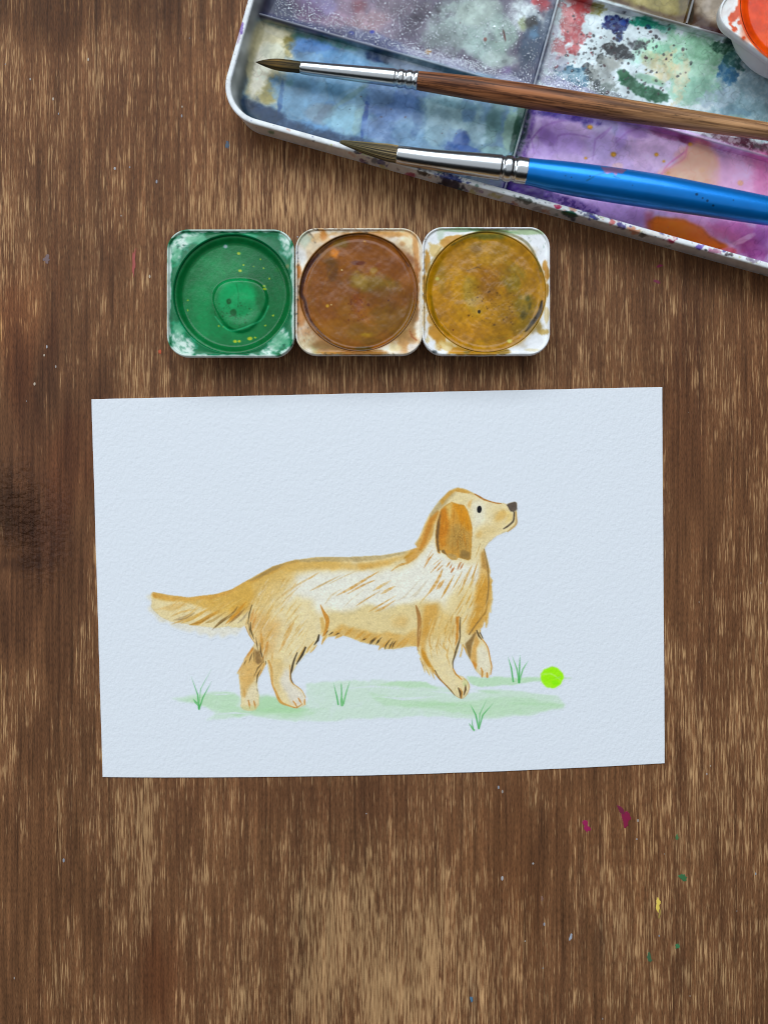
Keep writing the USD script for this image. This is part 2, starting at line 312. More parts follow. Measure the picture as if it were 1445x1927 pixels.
    big = [(1178, 1540, 8, 15, -6, (122, 14, 58), 'dark magenta dried paint dab with a thin upper tail'), (1170, 1527, 4, 10, -35, (105, 22, 55), None), (1103, 1556, 6, 11, -15, (140, 18, 76), None), (1238, 1703, 4, 12, 0, (214, 190, 84), 'yellow dried paint streak'), (1241, 1722, 2, 9, 8, (150, 130, 66), None),
           (1284, 1652, 9, 6, 20, (52, 100, 60), 'green dried paint smear'), (1274, 1576, 3, 5, 0, (66, 108, 66), None), (1222, 1803, 4, 9, -20, (60, 92, 62), None), (1275, 1782, 4, 5, 0, (52, 110, 70), None),
           (252, 495, 3, 26, 3, (150, 68, 60), 'thin red paint scuff'), (301, 661, 3, 4, 0, (176, 74, 34), None), (1241, 500, 6, 3, -15, (120, 32, 62), None), (1236, 530, 7, 3, 20, (112, 36, 60), None), (428, 272, 4, 8, 0, (62, 80, 100), None),
           (887, 1881, 3, 5, 0, (70, 110, 140), None), (1020, 1692, 2, 5, 0, (120, 90, 80), None), (88, 488, 7, 7, 0, (104, 84, 84), None), (1074, 1764, 2.5, 6, 10, (150, 160, 175), None)]
    for x, y, rx, ry, rot, c, lab in big:
        v, f = patch(x, y, rx, ry, rot, rag=.7)
        obj('paint_dab', (v, f), 'spot_paint', t, col=np.tile(alb(c), (len(v), 1)), label=lab)
    vs, fs, cs, o = [], [], [], 0
    spots = [(10, 120), (166, 111), (100, 185), (110, 213), (57, 148), (343, 200), (342, 217), (244, 314), (216, 316), (295, 341), (228, 405), (282, 520), (88, 652), (105, 690), (83, 668), (50, 755), (65, 722), (945, 1490), (938, 1482), (1200, 1545), (1198, 1580), (1250, 1608), (1003, 1626), (945, 1653), (1024, 1740), (988, 1772), (1330, 1457), (1240, 1762), (1422, 1645), (1022, 1823), (27, 1842), (120, 1620), (560, 445)]
    spots += [(rng.uniform(5, 1440), rng.uniform(5, 1920)) for _ in range(18)]
    for i, (x, y) in enumerate(spots):
        r = rng.uniform(1.2, 2.6) if i < 33 else rng.uniform(.5, 1.2)
        v, f = patch(x, y, r * .8, r * rng.uniform(1, 1.8), 0, .00006, 9, .5)
        c = [(160, 160, 164), (146, 140, 136), (172, 160, 144), (132, 138, 150)][int(rng.integers(4))]
        vs.append(v); fs.append(f + o); cs.append(np.tile(alb(c), (len(v), 1))); o += len(v)
    obj('pale_paint_flecks', (np.concatenate(vs), np.concatenate(fs)), 'spot_paint', t, col=np.concatenate(cs), kind='stuff', label='tiny pale flecks of dried paint scattered over the wood')
table()

# ------------------------------------------------------------------ the mixing palette
TOPZ, FLOORZ, DIVZ = .0100, .0026, .0051
ang = math.radians(15.7)
TU = np.array([math.cos(ang), -math.sin(ang), 0]); TV = np.array([math.sin(ang), math.cos(ang), 0])
TO = P(406, 212, TOPZ) * [1, 1, 0]
def uvof(p): d = np.asarray(p) - TO; return d @ TU, d @ TV
def uvp(u, v, z): return TO + np.multiply.outer(u, TU) + np.multiply.outer(v, TV) + np.multiply.outer(z, [0, 0, 1])
KZ = S * (H - TOPZ) / H            # metres per picture pixel at rim height

def palette_pigment():
    p = Pigment(400, -120, 1560, 560, (150, 165, 180), 3)
    q = np.random.default_rng(8)
    b = p.blob
    # --- blue well
    p.poly([(440, 20), (1010, 165), (985, 370), (430, 260)], (112, 142, 166), 1, 3)
    for x, y, rx, ry, c, a, r in [(505, 115, 50, 94, (184, 182, 156), 1, 5), (503, 75, 42, 36, (198, 194, 164), .9, 0), (545, 75, 14, 24, (112, 106, 60), .9, 15), (510, 172, 26, 24, (132, 126, 82), .85, 0), (490, 135, 16, 54, (226, 226, 212), .95, 12), (515, 100, 26, 16, (190, 195, 180), .8, 10), (520, 52, 40, 12, (190, 188, 168), .8, 15),
                                  (468, 205, 40, 26, (58, 72, 92), .95, 40), (505, 218, 44, 18, (40, 58, 84), .9, 30), (560, 240, 70, 14, (52, 72, 100), .9, 14), (650, 262, 90, 10, (60, 84, 116), .8, 14), (450, 165, 10, 70, (100, 106, 108), .8, 10),
                                  (575, 72, 26, 12, (64, 98, 92), .9, 15), (596, 72, 20, 9, (40, 80, 74), .9, 15), (636, 80, 30, 8, (76, 116, 118), .8, 15), (600, 100, 66, 22, (82, 120, 168), .95, 10), (640, 110, 66, 16, (104, 144, 178), .8, 10), (712, 104, 24, 12, (40, 58, 92), .95, 10), (728, 104, 10, 14, (48, 54, 68), .8, 0), (780, 122, 70, 14, (146, 158, 178), .85, 12), (770, 112, 26, 8, (176, 184, 194), .6, 12),
                                  (600, 175, 78, 62, (98, 136, 172), 1, 8), (560, 165, 28, 60, (96, 132, 160), .8, 5), (529, 178, 5, 34, (44, 76, 122), .8, 8), (545, 155, 8, 8, (96, 140, 140), .5, 0), (600, 212, 30, 18, (112, 126, 138), .8, 0), (655, 220, 40, 28, (122, 158, 174), .85, 10), (645, 160, 50, 26, (118, 156, 182), .7, 5), (660, 180, 40, 5, (104, 132, 134), .7, -35), (672, 232, 9, 34, (120, 146, 148), .8, 8), (680, 190, 16, 8, (100, 130, 150), .7, -50),
                                  (740, 200, 58, 42, (98, 124, 166), .95, 8), (688, 213, 5, 40, (54, 80, 136), .8, 10), (725, 245, 40, 22, (104, 128, 164), .9, 10), (715, 180, 30, 20, (120, 146, 176), .7, 0), (770, 250, 30, 26, (112, 144, 172), .8, 5), (790, 205, 12, 50, (82, 108, 144), .6, 12),
                                  (845, 210, 62, 34, (150, 180, 190), .95, 10), (825, 240, 22, 40, (140, 170, 184), .8, 10), (868, 262, 16, 18, (62, 86, 138), .9, 10), (850, 275, 14, 10, (66, 92, 140), .8, 0), (880, 280, 26, 7, (58, 92, 150), .85, 12), (905, 250, 26, 22, (148, 176, 188), .9, 0), (880, 210, 14, 22, (108, 140, 176), .7, 0), (860, 195, 40, 10, (112, 146, 160), .7, 10), (930, 230, 18, 40, (112, 146, 148), .8, 12),
                                  (960, 240, 14, 40, (136, 166, 156), .9, 12), (978, 230, 10, 40, (66, 96, 84), .9, 12), (966, 265, 5, 26, (48, 78, 68), .8, 12), (930, 285, 30, 12, (130, 164, 166), .8, 12), (975, 285, 10, 18, (64, 90, 80), .9, 12), (900, 330, 80, 22, (28, 44, 52), .95, 15), (820, 312, 60, 12, (56, 76, 104), .8, 14)]:  # the near-black blob is shade under the ferrule, painted in
        b(x, y, rx, ry, c, a, r, .32, .42, 1 if rx > 15 else 2, edge=.12 if rx > 25 else 0)
    b(568, 160, 46, 70, (150, 180, 200), .35, 5, .05, .3, 1, edge=.6)
    b(655, 210, 28, 50, (150, 184, 200), .30, 10, .05, .3, 1, edge=.5)
    # --- glitter well
    p.poly([(476, -120), (1080, -120), (1047, 0), (1006, 158), (851, 122), (800, 108), (485, 31)], (96, 92, 108), 1, 2)
    for x, y, rx, ry, c, a, r in [(640, 20, 90, 50, (148, 130, 148), .9, 10), (600, 5, 40, 22, (128, 124, 160), .8, 0), (680, 12, 18, 18, (124, 84, 92), .8, 0), (720, 30, 44, 40, (126, 118, 132), .8, 0), (560, 20, 50, 24, (90, 76, 100), .8, 15), (690, 40, 40, 18, (158, 138, 146), .8, 0), (520, 10, 40, 26, (78, 84, 102), .9, 15), (560, 44, 76, 8, (74, 78, 106), .9, 15), (700, 76, 80, 12, (82, 88, 118), .9, 15), (790, 40, 42, 34, (84, 80, 92), .85, 0), (785, 30, 16, 14, (52, 48, 58), .8, 0), (833, 20, 16, 12, (60, 58, 66), .9, 20), (760, 10, 40, 20, (120, 112, 124), .7, 0),
                                  (880, 40, 62, 50, (150, 168, 166), .95, 10), (845, 66, 40, 34, (128, 140, 142), .9, 0), (915, 92, 50, 38, (140, 160, 158), .95, 10), (950, 60, 30, 40, (146, 168, 162), .9, 0), (900, 20, 40, 24, (160, 176, 172), .9, 0), (945, 115, 34, 18, (162, 178, 176), .8, 0), (985, 30, 36, 40, (196, 210, 214), .95, 10), (1030, 40, 12, 40, (170, 184, 192), .9, 10), (1000, 78, 20, 50, (66, 80, 98), .95, 12), (975, 140, 34, 16, (84, 88, 108), .9, 15), (955, 132, 16, 10, (112, 98, 138), .8, 0), (1000, 42, 12, 12, (58, 58, 58), 1, 20), (984, 46, 8, 14, (112, 122, 90), .8, 0), (1004, 60, 10, 12, (90, 124, 150), .7, 0), (1022, 8, 14, 13, (150, 66, 74), .95, 10), (1008, 2, 8, 6, (160, 76, 80), .9, 0),
                                  (780, 98, 40, 8, (150, 152, 176), .8, 15), (860, 122, 60, 10, (156, 160, 182), .85, 15), (960, 150, 40, 8, (140, 144, 168), .8, 15), (680, 62, 60, 9, (112, 116, 140), .7, 15)]:
        b(x, y, rx, ry, c, a, r, .5, .5, 1 if rx > 15 else 2, grain=.15)
    b(949, 66, 2, 13, (84, 50, 46), .9, -12, .3, .2); b(806, 96, 5, 4, (170, 140, 96), .9); b(700, 59, 6, 4, (60, 70, 150), .9); b(661, 61, 4, 3, (60, 74, 160), .9); b(913, 73, 3, 4, (110, 66, 60), .8)
    # --- white and green well
    p.poly([(1080, -120), (1560, -60), (1560, 122), (1369, 70), (1139, 0), (1560, 330), (1445, 292), (1286, 243), (1008, 160), (1047, 0)], (194, 210, 216), 1, 2)
    p.poly([(1060, -40), (1140, 0), (1370, 68), (1560, 125), (1560, 330), (1445, 292), (1286, 243), (1008, 160), (1047, 0)], (198, 213, 219), 1, 2)
    for x, y, rx, ry, c, a, r in [(1078, 40, 24, 60, (160, 84, 88), .95, 4), (1100, 8, 18, 18, (158, 72, 74), .95, 0), (1070, 30, 14, 30, (196, 150, 152), .8, 10), (1052, 90, 12, 20, (176, 120, 124), .8, 0), (1082, 86, 6, 22, (160, 90, 92), .8, 0), (1125, 18, 12, 12, (132, 130, 78), .9, 20),
                                  (1160, 44, 20, 14, (12, 28, 84), 1, 15), (1165, 66, 8, 14, (12, 26, 74), 1, 10), (1172, 42, 6, 6, (50, 84, 160), .8, 0), (1205, 38, 20, 12, (10, 108, 88), .95, 15), (1225, 46, 26, 8, (24, 122, 100), .9, 15), (1252, 52, 16, 8, (110, 180, 164), .8, 0), (1220, 50, 6, 4, (12, 60, 90), .9, 0),
                                  (1260, 100, 56, 30, (150, 192, 170), .85, 10), (1310, 120, 60, 50, (150, 190, 168), .95, 20), (1240, 96, 18, 16, (120, 170, 146), .7, 0), (1330, 90, 40, 24, (128, 168, 146), .9, 10), (1290, 160, 50, 40, (158, 192, 176), .9, 0), (1320, 170, 50, 26, (144, 186, 170), .85, 10), (1250, 128, 26, 30, (190, 184, 152), .85, 20), (1222, 112, 16, 20, (172, 172, 140), .6, 20), (1280, 150, 14, 40, (190, 184, 158), .7, 10), (1190, 112, 16, 10, (176, 206, 204), .8, 0),
                                  (1150, 90, 12, 12, (44, 44, 44), .95, 0), (1170, 98, 22, 13, (46, 48, 50), .95, 15), (1200, 82, 16, 10, (60, 62, 66), .85, 10), (1130, 108, 9, 9, (38, 38, 34), .95, 0), (1106, 128, 9, 13, (42, 46, 48), .95, 0), (1115, 145, 10, 14, (50, 54, 52), .95, 20), (1135, 138, 24, 36, (148, 156, 156), .85, 20), (1140, 165, 20, 12, (110, 122, 120), .8, 0), (1150, 120, 18, 14, (158, 164, 160), .8, 0), (1122, 160, 6, 12, (64, 70, 74), .8, 0), (1150, 180, 30, 8, (104, 112, 118), .7, 15),
                                  (1075, 130, 24, 10, (40, 82, 104), .9, 10), (1090, 148, 16, 14, (70, 106, 128), .85, 0), (1060, 138, 18, 14, (120, 146, 164), .8, 0), (1085, 140, 14, 8, (150, 176, 188), .8, 0), (1050, 120, 22, 14, (170, 172, 190), .7, 0), (1040, 152, 40, 12, (158, 160, 188), .8, 15), (1100, 172, 50, 8, (140, 142, 170), .8, 15), (1030, 100, 10, 50, (182, 184, 198), .7, 14),
                                  (1410, 170, 60, 60, (150, 176, 188), .95, 0), (1420, 220, 60, 40, (138, 166, 176), .9, 0), (1372, 140, 18, 22, (74, 116, 150), .9, 0), (1386, 112, 20, 16, (70, 106, 106), .9, 10), (1360, 86, 20, 12, (58, 88, 76), .95, 10), (1374, 76, 14, 8, (40, 52, 44), .9, 10), (1350, 182, 30, 20, (170, 190, 204), .8, 0), (1380, 210, 30, 12, (120, 152, 168), .7, 0), (1330, 215, 40, 10, (156, 184, 190), .8, 14), (1410, 235, 40, 14, (150, 184, 176), .7, 14),
                                  (1400, 272, 60, 16, (74, 36, 52), .95, 15), (1430, 280, 30, 8, (56, 34, 44), .9, 15), (1315, 252, 32, 8, (178, 190, 198), .9, 15), (1340, 262, 20, 6, (90, 84, 96), .8, 15)]:
        b(x, y, rx, ry, c, a, r, .2, .62, 1 if rx > 30 else 2, grain=.35)
    p.poly([(1161, 135), (1178, 131), (1190, 142), (1202, 154), (1222, 162), (1240, 166), (1252, 174), (1263, 186), (1250, 192), (1236, 192), (1216, 186), (1190, 172), (1170, 160)], (38, 82, 58), .97, .9, 5, 3, grain=.15)
    b(1172, 138, 12, 8, (44, 88, 62), .9, 30); b(1225, 150, 30, 8, (110, 158, 128), .6, 20)
    b(1283, 105, 10, 7, (112, 150, 132), .3, 20, .1, .2, 2, edge=.8); b(1300, 118, 3, 3, (80, 110, 100), .5)
    p.specks(160, 1060, 20, 1300, 180, (.8, 3.2), [(48, 50, 52), (70, 72, 74), (60, 40, 44)], .9, 1)
    p.specks(60, 1100, 60, 1240, 110, (1.2, 4), [(40, 40, 40), (52, 54, 58)], .9, 2)
    p.specks(25, 1040, 60, 1120, 130, (1, 3), [(130, 50, 56), (60, 60, 64)], .8, 3)
    # --- upper small wells
    p.poly([(1139, -130), (1139, -2), (1372, 67), (1560, 122), (1560, -130)], (74, 56, 44), 1, 1.5)  # dark brown base: brown paint with the wall's shade painted in
    p.poly([(1146, -100), (1296, -60), (1296, 22), (1270, 32), (1150, -4)], (122, 114, 68), 1, 4, 8); b(1230, -2, 40, 16, (146, 138, 92), .9, 15); b(1285, 4, 12, 22, (92, 84, 66), .8)
    p.poly([(1306, -90), (1440, -60), (1380, 40), (1352, 46), (1306, 25)], (152, 142, 128), 1, 4, 6); b(1330, 6, 14, 16, (176, 168, 158), .8); b(1300, 10, 5, 30, (66, 60, 52), .9)
    b(1250, 32, 60, 7, (92, 76, 52), .7, 15); b(1340, 56, 40, 8, (58, 32, 28), .9, 16)
    # --- purple well
    p.poly([(1006, 160), (1286, 243), (1445, 294), (1560, 330), (1560, 540), (1445, 510), (940, 372), (970, 290), (997, 200)], (188, 168, 212), 1, 2)
    for x, y, rx, ry, c, a, r in [(1030, 235, 44, 30, (164, 138, 200), .85, 10), (1080, 218, 70, 12, (92, 72, 146), .9, 10), (1045, 210, 30, 10, (60, 46, 124), .9, 8), (1110, 225, 30, 9, (80, 76, 132), .8, 10), (1050, 270, 50, 30, (170, 146, 206), .9, 0), (1000, 240, 14, 40, (196, 182, 220), .8, 15), (1030, 260, 20, 12, (128, 94, 172), .6, 40), (1105, 235, 13, 9, (60, 58, 118), .85, 15), (1165, 245, 14, 9, (74, 78, 140), .85, 20), (1145, 240, 40, 14, (170, 172, 206), .7, 10), (1130, 275, 28, 30, (178, 164, 214), .8, 0), (1170, 255, 12, 30, (156, 136, 196), .8, 20),
                                  (1240, 280, 70, 40, (204, 178, 214), .9, 15), (1200, 250, 30, 10, (150, 120, 180), .7, 15), (1260, 252, 40, 10, (160, 96, 142), .85, 15), (1290, 262, 20, 8, (120, 50, 92), .9, 15), (1318, 266, 22, 9, (198, 110, 136), .9, 15), (1310, 300, 40, 30, (222, 174, 166), .9, 10), (1275, 330, 36, 24, (220, 170, 156), .95, 10), (1290, 345, 50, 18, (224, 172, 138), .9, 10), (1262, 322, 12, 8, (218, 150, 104), .8, 0), (1318, 320, 34, 40, (220, 176, 174), .85, 10), (1400, 320, 56, 40, (210, 172, 208), .95, 15), (1420, 300, 30, 16, (204, 140, 176), .8, 15), (1440, 330, 14, 40, (190, 110, 160), .8, 0), (1380, 345, 50, 26, (214, 182, 214), .8, 10), (1430, 360, 30, 20, (206, 150, 190), .8, 0),
                                  (990, 360, 60, 20, (58, 40, 96), .95, 14), (1040, 378, 50, 14, (72, 54, 116), .9, 15), (1110, 395, 70, 22, (166, 136, 194), .95, 15), (1160, 400, 56, 20, (180, 150, 204), .9, 15), (1200, 400, 18, 24, (166, 130, 186), .8, 15), (1300, 405, 80, 18, (186, 144, 186), .9, 15), (1380, 420, 60, 20, (194, 152, 200), .9, 15), (1400, 440, 60, 20, (176, 100, 160), .9, 15), (1420, 465, 40, 22, (138, 62, 130), .9, 20), (1436, 440, 16, 30, (150, 90, 160), .8, 0), (1330, 460, 60, 14, (178, 60, 106), .9, 15), (1360, 470, 30, 10, (196, 84, 90), .8, 15), (1395, 452, 24, 5, (214, 180, 214), .9, -25)]:
        b(x, y, rx, ry, c, a, r, .4, .4, 1)
    p.poly([(1218, 418), (1234, 408), (1290, 414), (1320, 428), (1340, 448), (1372, 464), (1340, 470), (1280, 456), (1225, 436)], (212, 122, 58), .92, 2.5, 3, edge=.5)
    p.poly([(1212, 400), (1230, 396), (1226, 436), (1214, 432)], (176, 92, 110), .8, 3, 2)
    for a in [[(1000, 262), (1020, 240), (1060, 226), (1100, 222)], [(1005, 288), (1000, 262), (1020, 238)], [(1048, 262), (1052, 254), (1080, 252), (1110, 258)], [(1115, 300), (1120, 262), (1150, 238)], [(1158, 268), (1180, 248), (1205, 240)], [(1240, 340), (1256, 310), (1290, 284), (1292, 268)], [(1410, 290), (1424, 312), (1445, 340)], [(1150, 240), (1130, 260)], [(1400, 286), (1440, 300)]]:
        p.stroke(a, [1, 2.2, 1.2], (132, 92, 166) if a[0][0] < 1230 else (190, 84, 150), .55, .2, 1.5)
    for x, y, r in [(1154, 290, 5.5), (1235, 290, 4), (1299, 271, 4.5), (1321, 319, 5), (1393, 344, 6), (1110, 238, 5), (1102, 297, 2.5), (1249, 303, 2.5), (1258, 326, 3)]:
        b(x, y, r, r * .9, (212, 158, 52), .9, 0, .3, .15, 2, edge=.3)
    b(1160, 312, 10, 6, (208, 178, 178), .8); p.stroke([(1316, 281), (1319, 291)], [.8, .8], (90, 50, 60), .9)
    p.specks(70, 450, 20, 980, 330, (.7, 2.2), [(40, 50, 66), (58, 66, 70), (80, 60, 60)], .6, 4)
    p.specks(40, 1000, 220, 1440, 480, (.7, 1.8), [(110, 80, 150), (150, 90, 130), (236, 226, 238)], .6, 5)
    # pigment gathered along the edges of the wells
    for a, w_, c, al in [([(470, 214), (520, 234), (640, 262), (760, 290), (960, 346)], [10, 16, 10, 12, 16], (40, 60, 84), .75), ([(436, 60), (428, 160), (446, 206), (480, 222)], [8, 9, 12, 10], (66, 82, 92), .7), ([(500, 40), (560, 58), (640, 78), (760, 108), (860, 136), (1000, 172)], [3, 5, 4, 5, 6, 6], (54, 84, 88), .6),
                         ([(996, 200), (984, 250), (972, 290), (958, 336)], [6, 8, 8, 12], (46, 70, 66), .8), ([(490, 26), (600, 50), (720, 80)], [5, 7, 5], (66, 70, 98), .7), ([(1040, 10), (1022, 80), (1006, 150)], [6, 10, 8], (62, 72, 92), .7), ([(1006, 215), (992, 270), (976, 330), (968, 356)], [3, 4, 6, 10], (84, 56, 130), .8), ([(1004, 208), (1060, 216), (1130, 232)], [8, 9, 4], (62, 48, 122), .75), ([(1200, 232), (1290, 258), (1440, 306)], [3, 5, 4], (140, 70, 120), .6), ([(960, 352), (1040, 376), (1120, 398)], [18, 16, 8], (62, 42, 104), .85), ([(1370, 76), (1400, 90), (1445, 104)], [6, 8, 6], (52, 70, 70), .7), ([(1170, 12), (1260, 42), (1350, 68)], [2, 3, 2], (150, 164, 166), .7)]:
        p.stroke(a, w_, c, al, .45, 5)
    p.poly([(1243, 345), (1252, 326), (1270, 312), (1290, 300), (1296, 278), (1312, 266), (1336, 274), (1346, 296), (1354, 322), (1352, 348), (1300, 356)], (226, 178, 152), .8, 4, 5, edge=.15)
    p.blob(1280, 342, 36, 10, (226, 166, 110), .8, 10, .5, .4, 2)
    p.stroke([(1246, 326), (1268, 310), (1288, 296), (1292, 276)], [1.2, 2, 1.4], (206, 120, 150), .7, .2, 1.5)
    # fine water marks everywhere
    f1, f2, f3 = field(p.h, p.w, 22, 91, 5), field(p.h, p.w, 5, 92, 3), field(p.h, p.w, 55, 93, 4)
    p.c *= (1 + .30 * (f1 - .5) + .07 * (f2 - .5))[..., None]
    ring = np.exp(-((f3 - .5) / .012) ** 2) + .7 * np.exp(-((f1 - .56) / .01) ** 2)
    p.c *= (1 - .13 * ring)[..., None]
    pale = sstep(.60, .80, f1 * .5 + f3 * .5)[..., None] * .14
    p.c = np.clip(p.c * (1 - pale) + np.array([206, 216, 224]) * pale, 0, 245)
    XX, YY = np.meshgrid(np.arange(p.w) + p.x0, np.arange(p.h) + p.y0); lil = sstep(0, 60, XX - 985 + (YY - 200) * .28) * sstep(-6, 20, YY - (160 + .2886 * (XX - 1006)))
    k_ = (lil * sstep(.62, .3, np.abs(p.c - [200, 176, 212]).max(-1) / 255) * .24)[..., None]
    p.c = p.c * (1 - k_) + (np.array([212, 188, 224]) + sstep(1230, 1400, XX)[..., None] * np.array([14, -12, -14])) * k_
    p.poly([(1243, 345), (1252, 326), (1270, 312), (1290, 300), (1296, 278), (1312, 266), (1336, 274), (1346, 296), (1354, 322), (1352, 348), (1300, 356)], (232, 184, 160), .6, 4, 5, edge=.12); p.blob(1385, 335, 44, 34, (222, 180, 214), .6, 10, .6, .4, 1); p.blob(1430, 325, 20, 44, (208, 130, 176), .6, 0, .6, .5, 1); p.blob(1350, 440, 60, 22, (206, 120, 150), .5, 15, .7, .4, 1)
    p.poly([(1218, 418), (1234, 408), (1290, 414), (1320, 428), (1340, 448), (1372, 464), (1340, 470), (1280, 456), (1225, 436)], (214, 124, 56), .6, 3, 3, edge=.5)
    p.c = np.clip((p.c - 150) * 1.08 + 150 + (p.c - p.c.mean(-1, keepdims=True)) * .16, 6, 247)
    return p
PP = palette_pigment()

def rounded_path(w, h, r, step):
    """closed outline of a rounded rectangle 0..w, 0..h: points and outward normals"""
    pts, nor = [], []
    def edge(a, b, n):
        k = max(2, int(np.hypot(b[0] - a[0], b[1] - a[1]) / step))
        for t in np.arange(k) / k: pts.append((a[0] + (b[0] - a[0]) * t, a[1] + (b[1] - a[1]) * t)); nor.append(n)
    def arc(c, a0):
        k = max(4, int(r * math.pi / 2 / step))
        for t in a0 + np.arange(k) / k * math.pi / 2: pts.append((c[0] + r * math.cos(t), c[1] + r * math.sin(t))); nor.append((math.cos(t), math.sin(t)))
    edge((r, 0), (w - r, 0), (0, -1)); arc((w - r, r), -math.pi / 2); edge((w, r), (w, h - r), (1, 0)); arc((w - r, h - r), 0)
    edge((w - r, h), (r, h), (0, 1)); arc((r, h - r), math.pi / 2); edge((0, h - r), (0, r), (-1, 0)); arc((r, r), math.pi)
    return np.array(pts), np.array(nor)

def palette():
    t = thing('mixing_palette', 'large white plastic mixing palette with paint-stained wells, running off the top right', 'palette', None, TO)
    LU, LV = .176, .100
    pts, nor = rounded_path(LU, LV, 75 * KZ, 1.5 * KZ)
    mm = .001
    prof = np.array([(1.75, 0.0), (1.70, .5), (1.25, 3.0), (.7, 6), (.15, 8.9), (0, 9.4), (.08, 9.75), (.3, 9.95), (.6, 10.0), (.95, 10.0), (1.25, 9.93), (1.45, 9.7), (1.55, 9.3), (1.9, 7.5), (2.3, 5.5), (2.6, 4.2), (3.0, 3.3), (3.7, 2.75), (4.6, 2.45)]) * mm
    prof = np.stack([np.interp(np.linspace(0, len(prof) - 1, 46), np.arange(len(prof)), prof[:, k]) for k in (0, 1)], 1)
    n, k = len(pts), len(prof)
    uv = pts[:, None] - nor[:, None] * prof[None, :, :1]
    v = uvp(uv[..., 0], uv[..., 1], np.broadcast_to(prof[None, :, 1], (n, k))).reshape(-1, 3)
    f = np.concatenate([grid_faces(n, k), (lambda a, b: np.concatenate([np.stack([a[:-1], b[:-1], b[1:]], 1), np.stack([a[:-1], b[1:], a[1:]], 1)]))(np.arange(k) + (n - 1) * k, np.arange(k))])
    # paint on the rim
    rp = Pigment(395, -60, 1500, 580, (222, 230, 236), 6)
    x, y = pix(v); zz = np.tile(prof[:, 1], n)
    q = np.random.default_rng(14)
    rim_c = [(50, 60, 130), (70, 70, 76), (52, 96, 80), (150, 46, 86), (120, 100, 150), (190, 190, 120), (44, 62, 90), (150, 150, 156), (200, 150, 130)]
    def along(s0, n_, r0, r1, off=0, pal=rim_c, al=.9):
        for _ in range(n_):
            xx = s0[0] + (s0[2] - s0[0]) * q.random(); yy = s0[1] + (s0[3] - s0[1]) * (xx - s0[0]) / (s0[2] - s0[0])
            r = r0 + (r1 - r0) * q.random() ** 2
            rp.blob(xx, yy + q.normal() * 3 + off, r * q.uniform(1, 2.2), r * .9, pal[q.integers(len(pal))], al * q.uniform(.5, 1), 15 + q.normal() * 12, .25, .8, 3, grain=.3)
    along((640, 272, 900, 345), 26, 1, 4.5); along((660, 292, 900, 364), 16, 2, 6, 0); along((900, 345, 1445, 500), 52, 1, 4.2); along((850, 350, 1080, 414), 14, 2, 6, 0); along((470, 226, 640, 276), 8, .6, 2)
    along((1100, 428, 1445, 520), 14, 1, 4, 0, [(120, 120, 124), (90, 120, 108), (150, 140, 150)], .6)
    for xx, yy, rx, ry, c, r in [(512, 248, 7, 3, (70, 130, 100), 15), (718, 305, 10, 5, (50, 62, 130), 15), (682, 301, 9, 4, (92, 62, 108), 15), (672, 285, 8, 4, (36, 36, 60), 15), (678, 283, 5, 3, (170, 40, 80), 0), (690, 288, 14, 4, (200, 206, 140), 15), (772, 328, 12, 5, (176, 80, 110), 18), (798, 326, 13, 4, (56, 54, 50), 15), (848, 334, 26, 8, (44, 54, 120), 14), (852, 348, 22, 9, (34, 42, 70), 14), (835, 344, 10, 6, (38, 44, 60), 14), (985, 376, 20, 5, (80, 90, 86), 15), (1050, 388, 6, 5, (170, 30, 72), 0), (1068, 402, 14, 5, (24, 66, 96), 12), (1072, 402, 16, 4, (40, 100, 70), 12), (1110, 405, 16, 5, (60, 62, 90), 15), (1115, 408, 7, 6, (64, 66, 150), 15), (1152, 418, 5, 6, (200, 110, 110), 15), (1170, 424, 8, 6, (84, 76, 140), 15), (1194, 434, 14, 6, (214, 150, 120), 20), (1210, 442, 8, 4, (80, 84, 80), 15), (1265, 451, 5, 7, (170, 46, 84), 60), (1316, 463, 7, 5, (112, 92, 180), 15), (1345, 472, 16, 5, (176, 120, 150), 15), (1372, 478, 8, 5, (70, 66, 72), 15), (1415, 488, 12, 5, (150, 140, 160), 15), (1238, 441, 30, 4, (226, 226, 224), 15), (1195, 455, 12, 5, (116, 130, 116), 15),
                            (454, 52, 4, 12, (104, 74, 160), 10), (452, 38, 3, 8, (140, 130, 180), 10), (449, 70, 3, 10, (170, 150, 180), 10), (456, 20, 4, 8, (190, 180, 205), 10)]:
        rp.blob(xx, yy, rx, ry, c, .92, r, .25, .7, 3, grain=.25)
    rp.specks(60, 425, 0, 500, 240, (.5, 1.5), [(110, 110, 116), (80, 80, 90), (140, 120, 160)], .6, 3)
    rp.c *= (1 + .10 * (rp.n[2] - .5) + .08 * (rp.n[3] - .5))[..., None]
    c = rp.at(v)
    floor_c = PP.at(v)
    wall_tone = alb(np.array([188, 196, 200.]) * (1 + .5 * (rp.n[1][np.clip(y.astype(int) + 60, 0, rp.h - 1), np.clip(x.astype(int) - 395, 0, rp.w - 1)] - .5))[:, None])
    inner = np.tile(np.arange(k) / k > .62, n); deep = sstep(.0078, .0034, zz)[:, None]
    stain_or_shade = (1 - deep) * wall_tone + deep * floor_c
    c = np.where(inner[:, None], stain_or_shade, c)
    obj('raised_rim', (v, f[:, ::-1]), 'white_plastic', t, col=c, smooth=True)
    # wells
    du = uvof(P(1000, 177, DIVZ))[0]; d1 = uvof(P(900, 140, DIVZ))[1]; d3 = uvof(P(1252, 34, DIVZ))[1]; dt = uvof(P(1300, 10, .004))[0]
    e = .0014
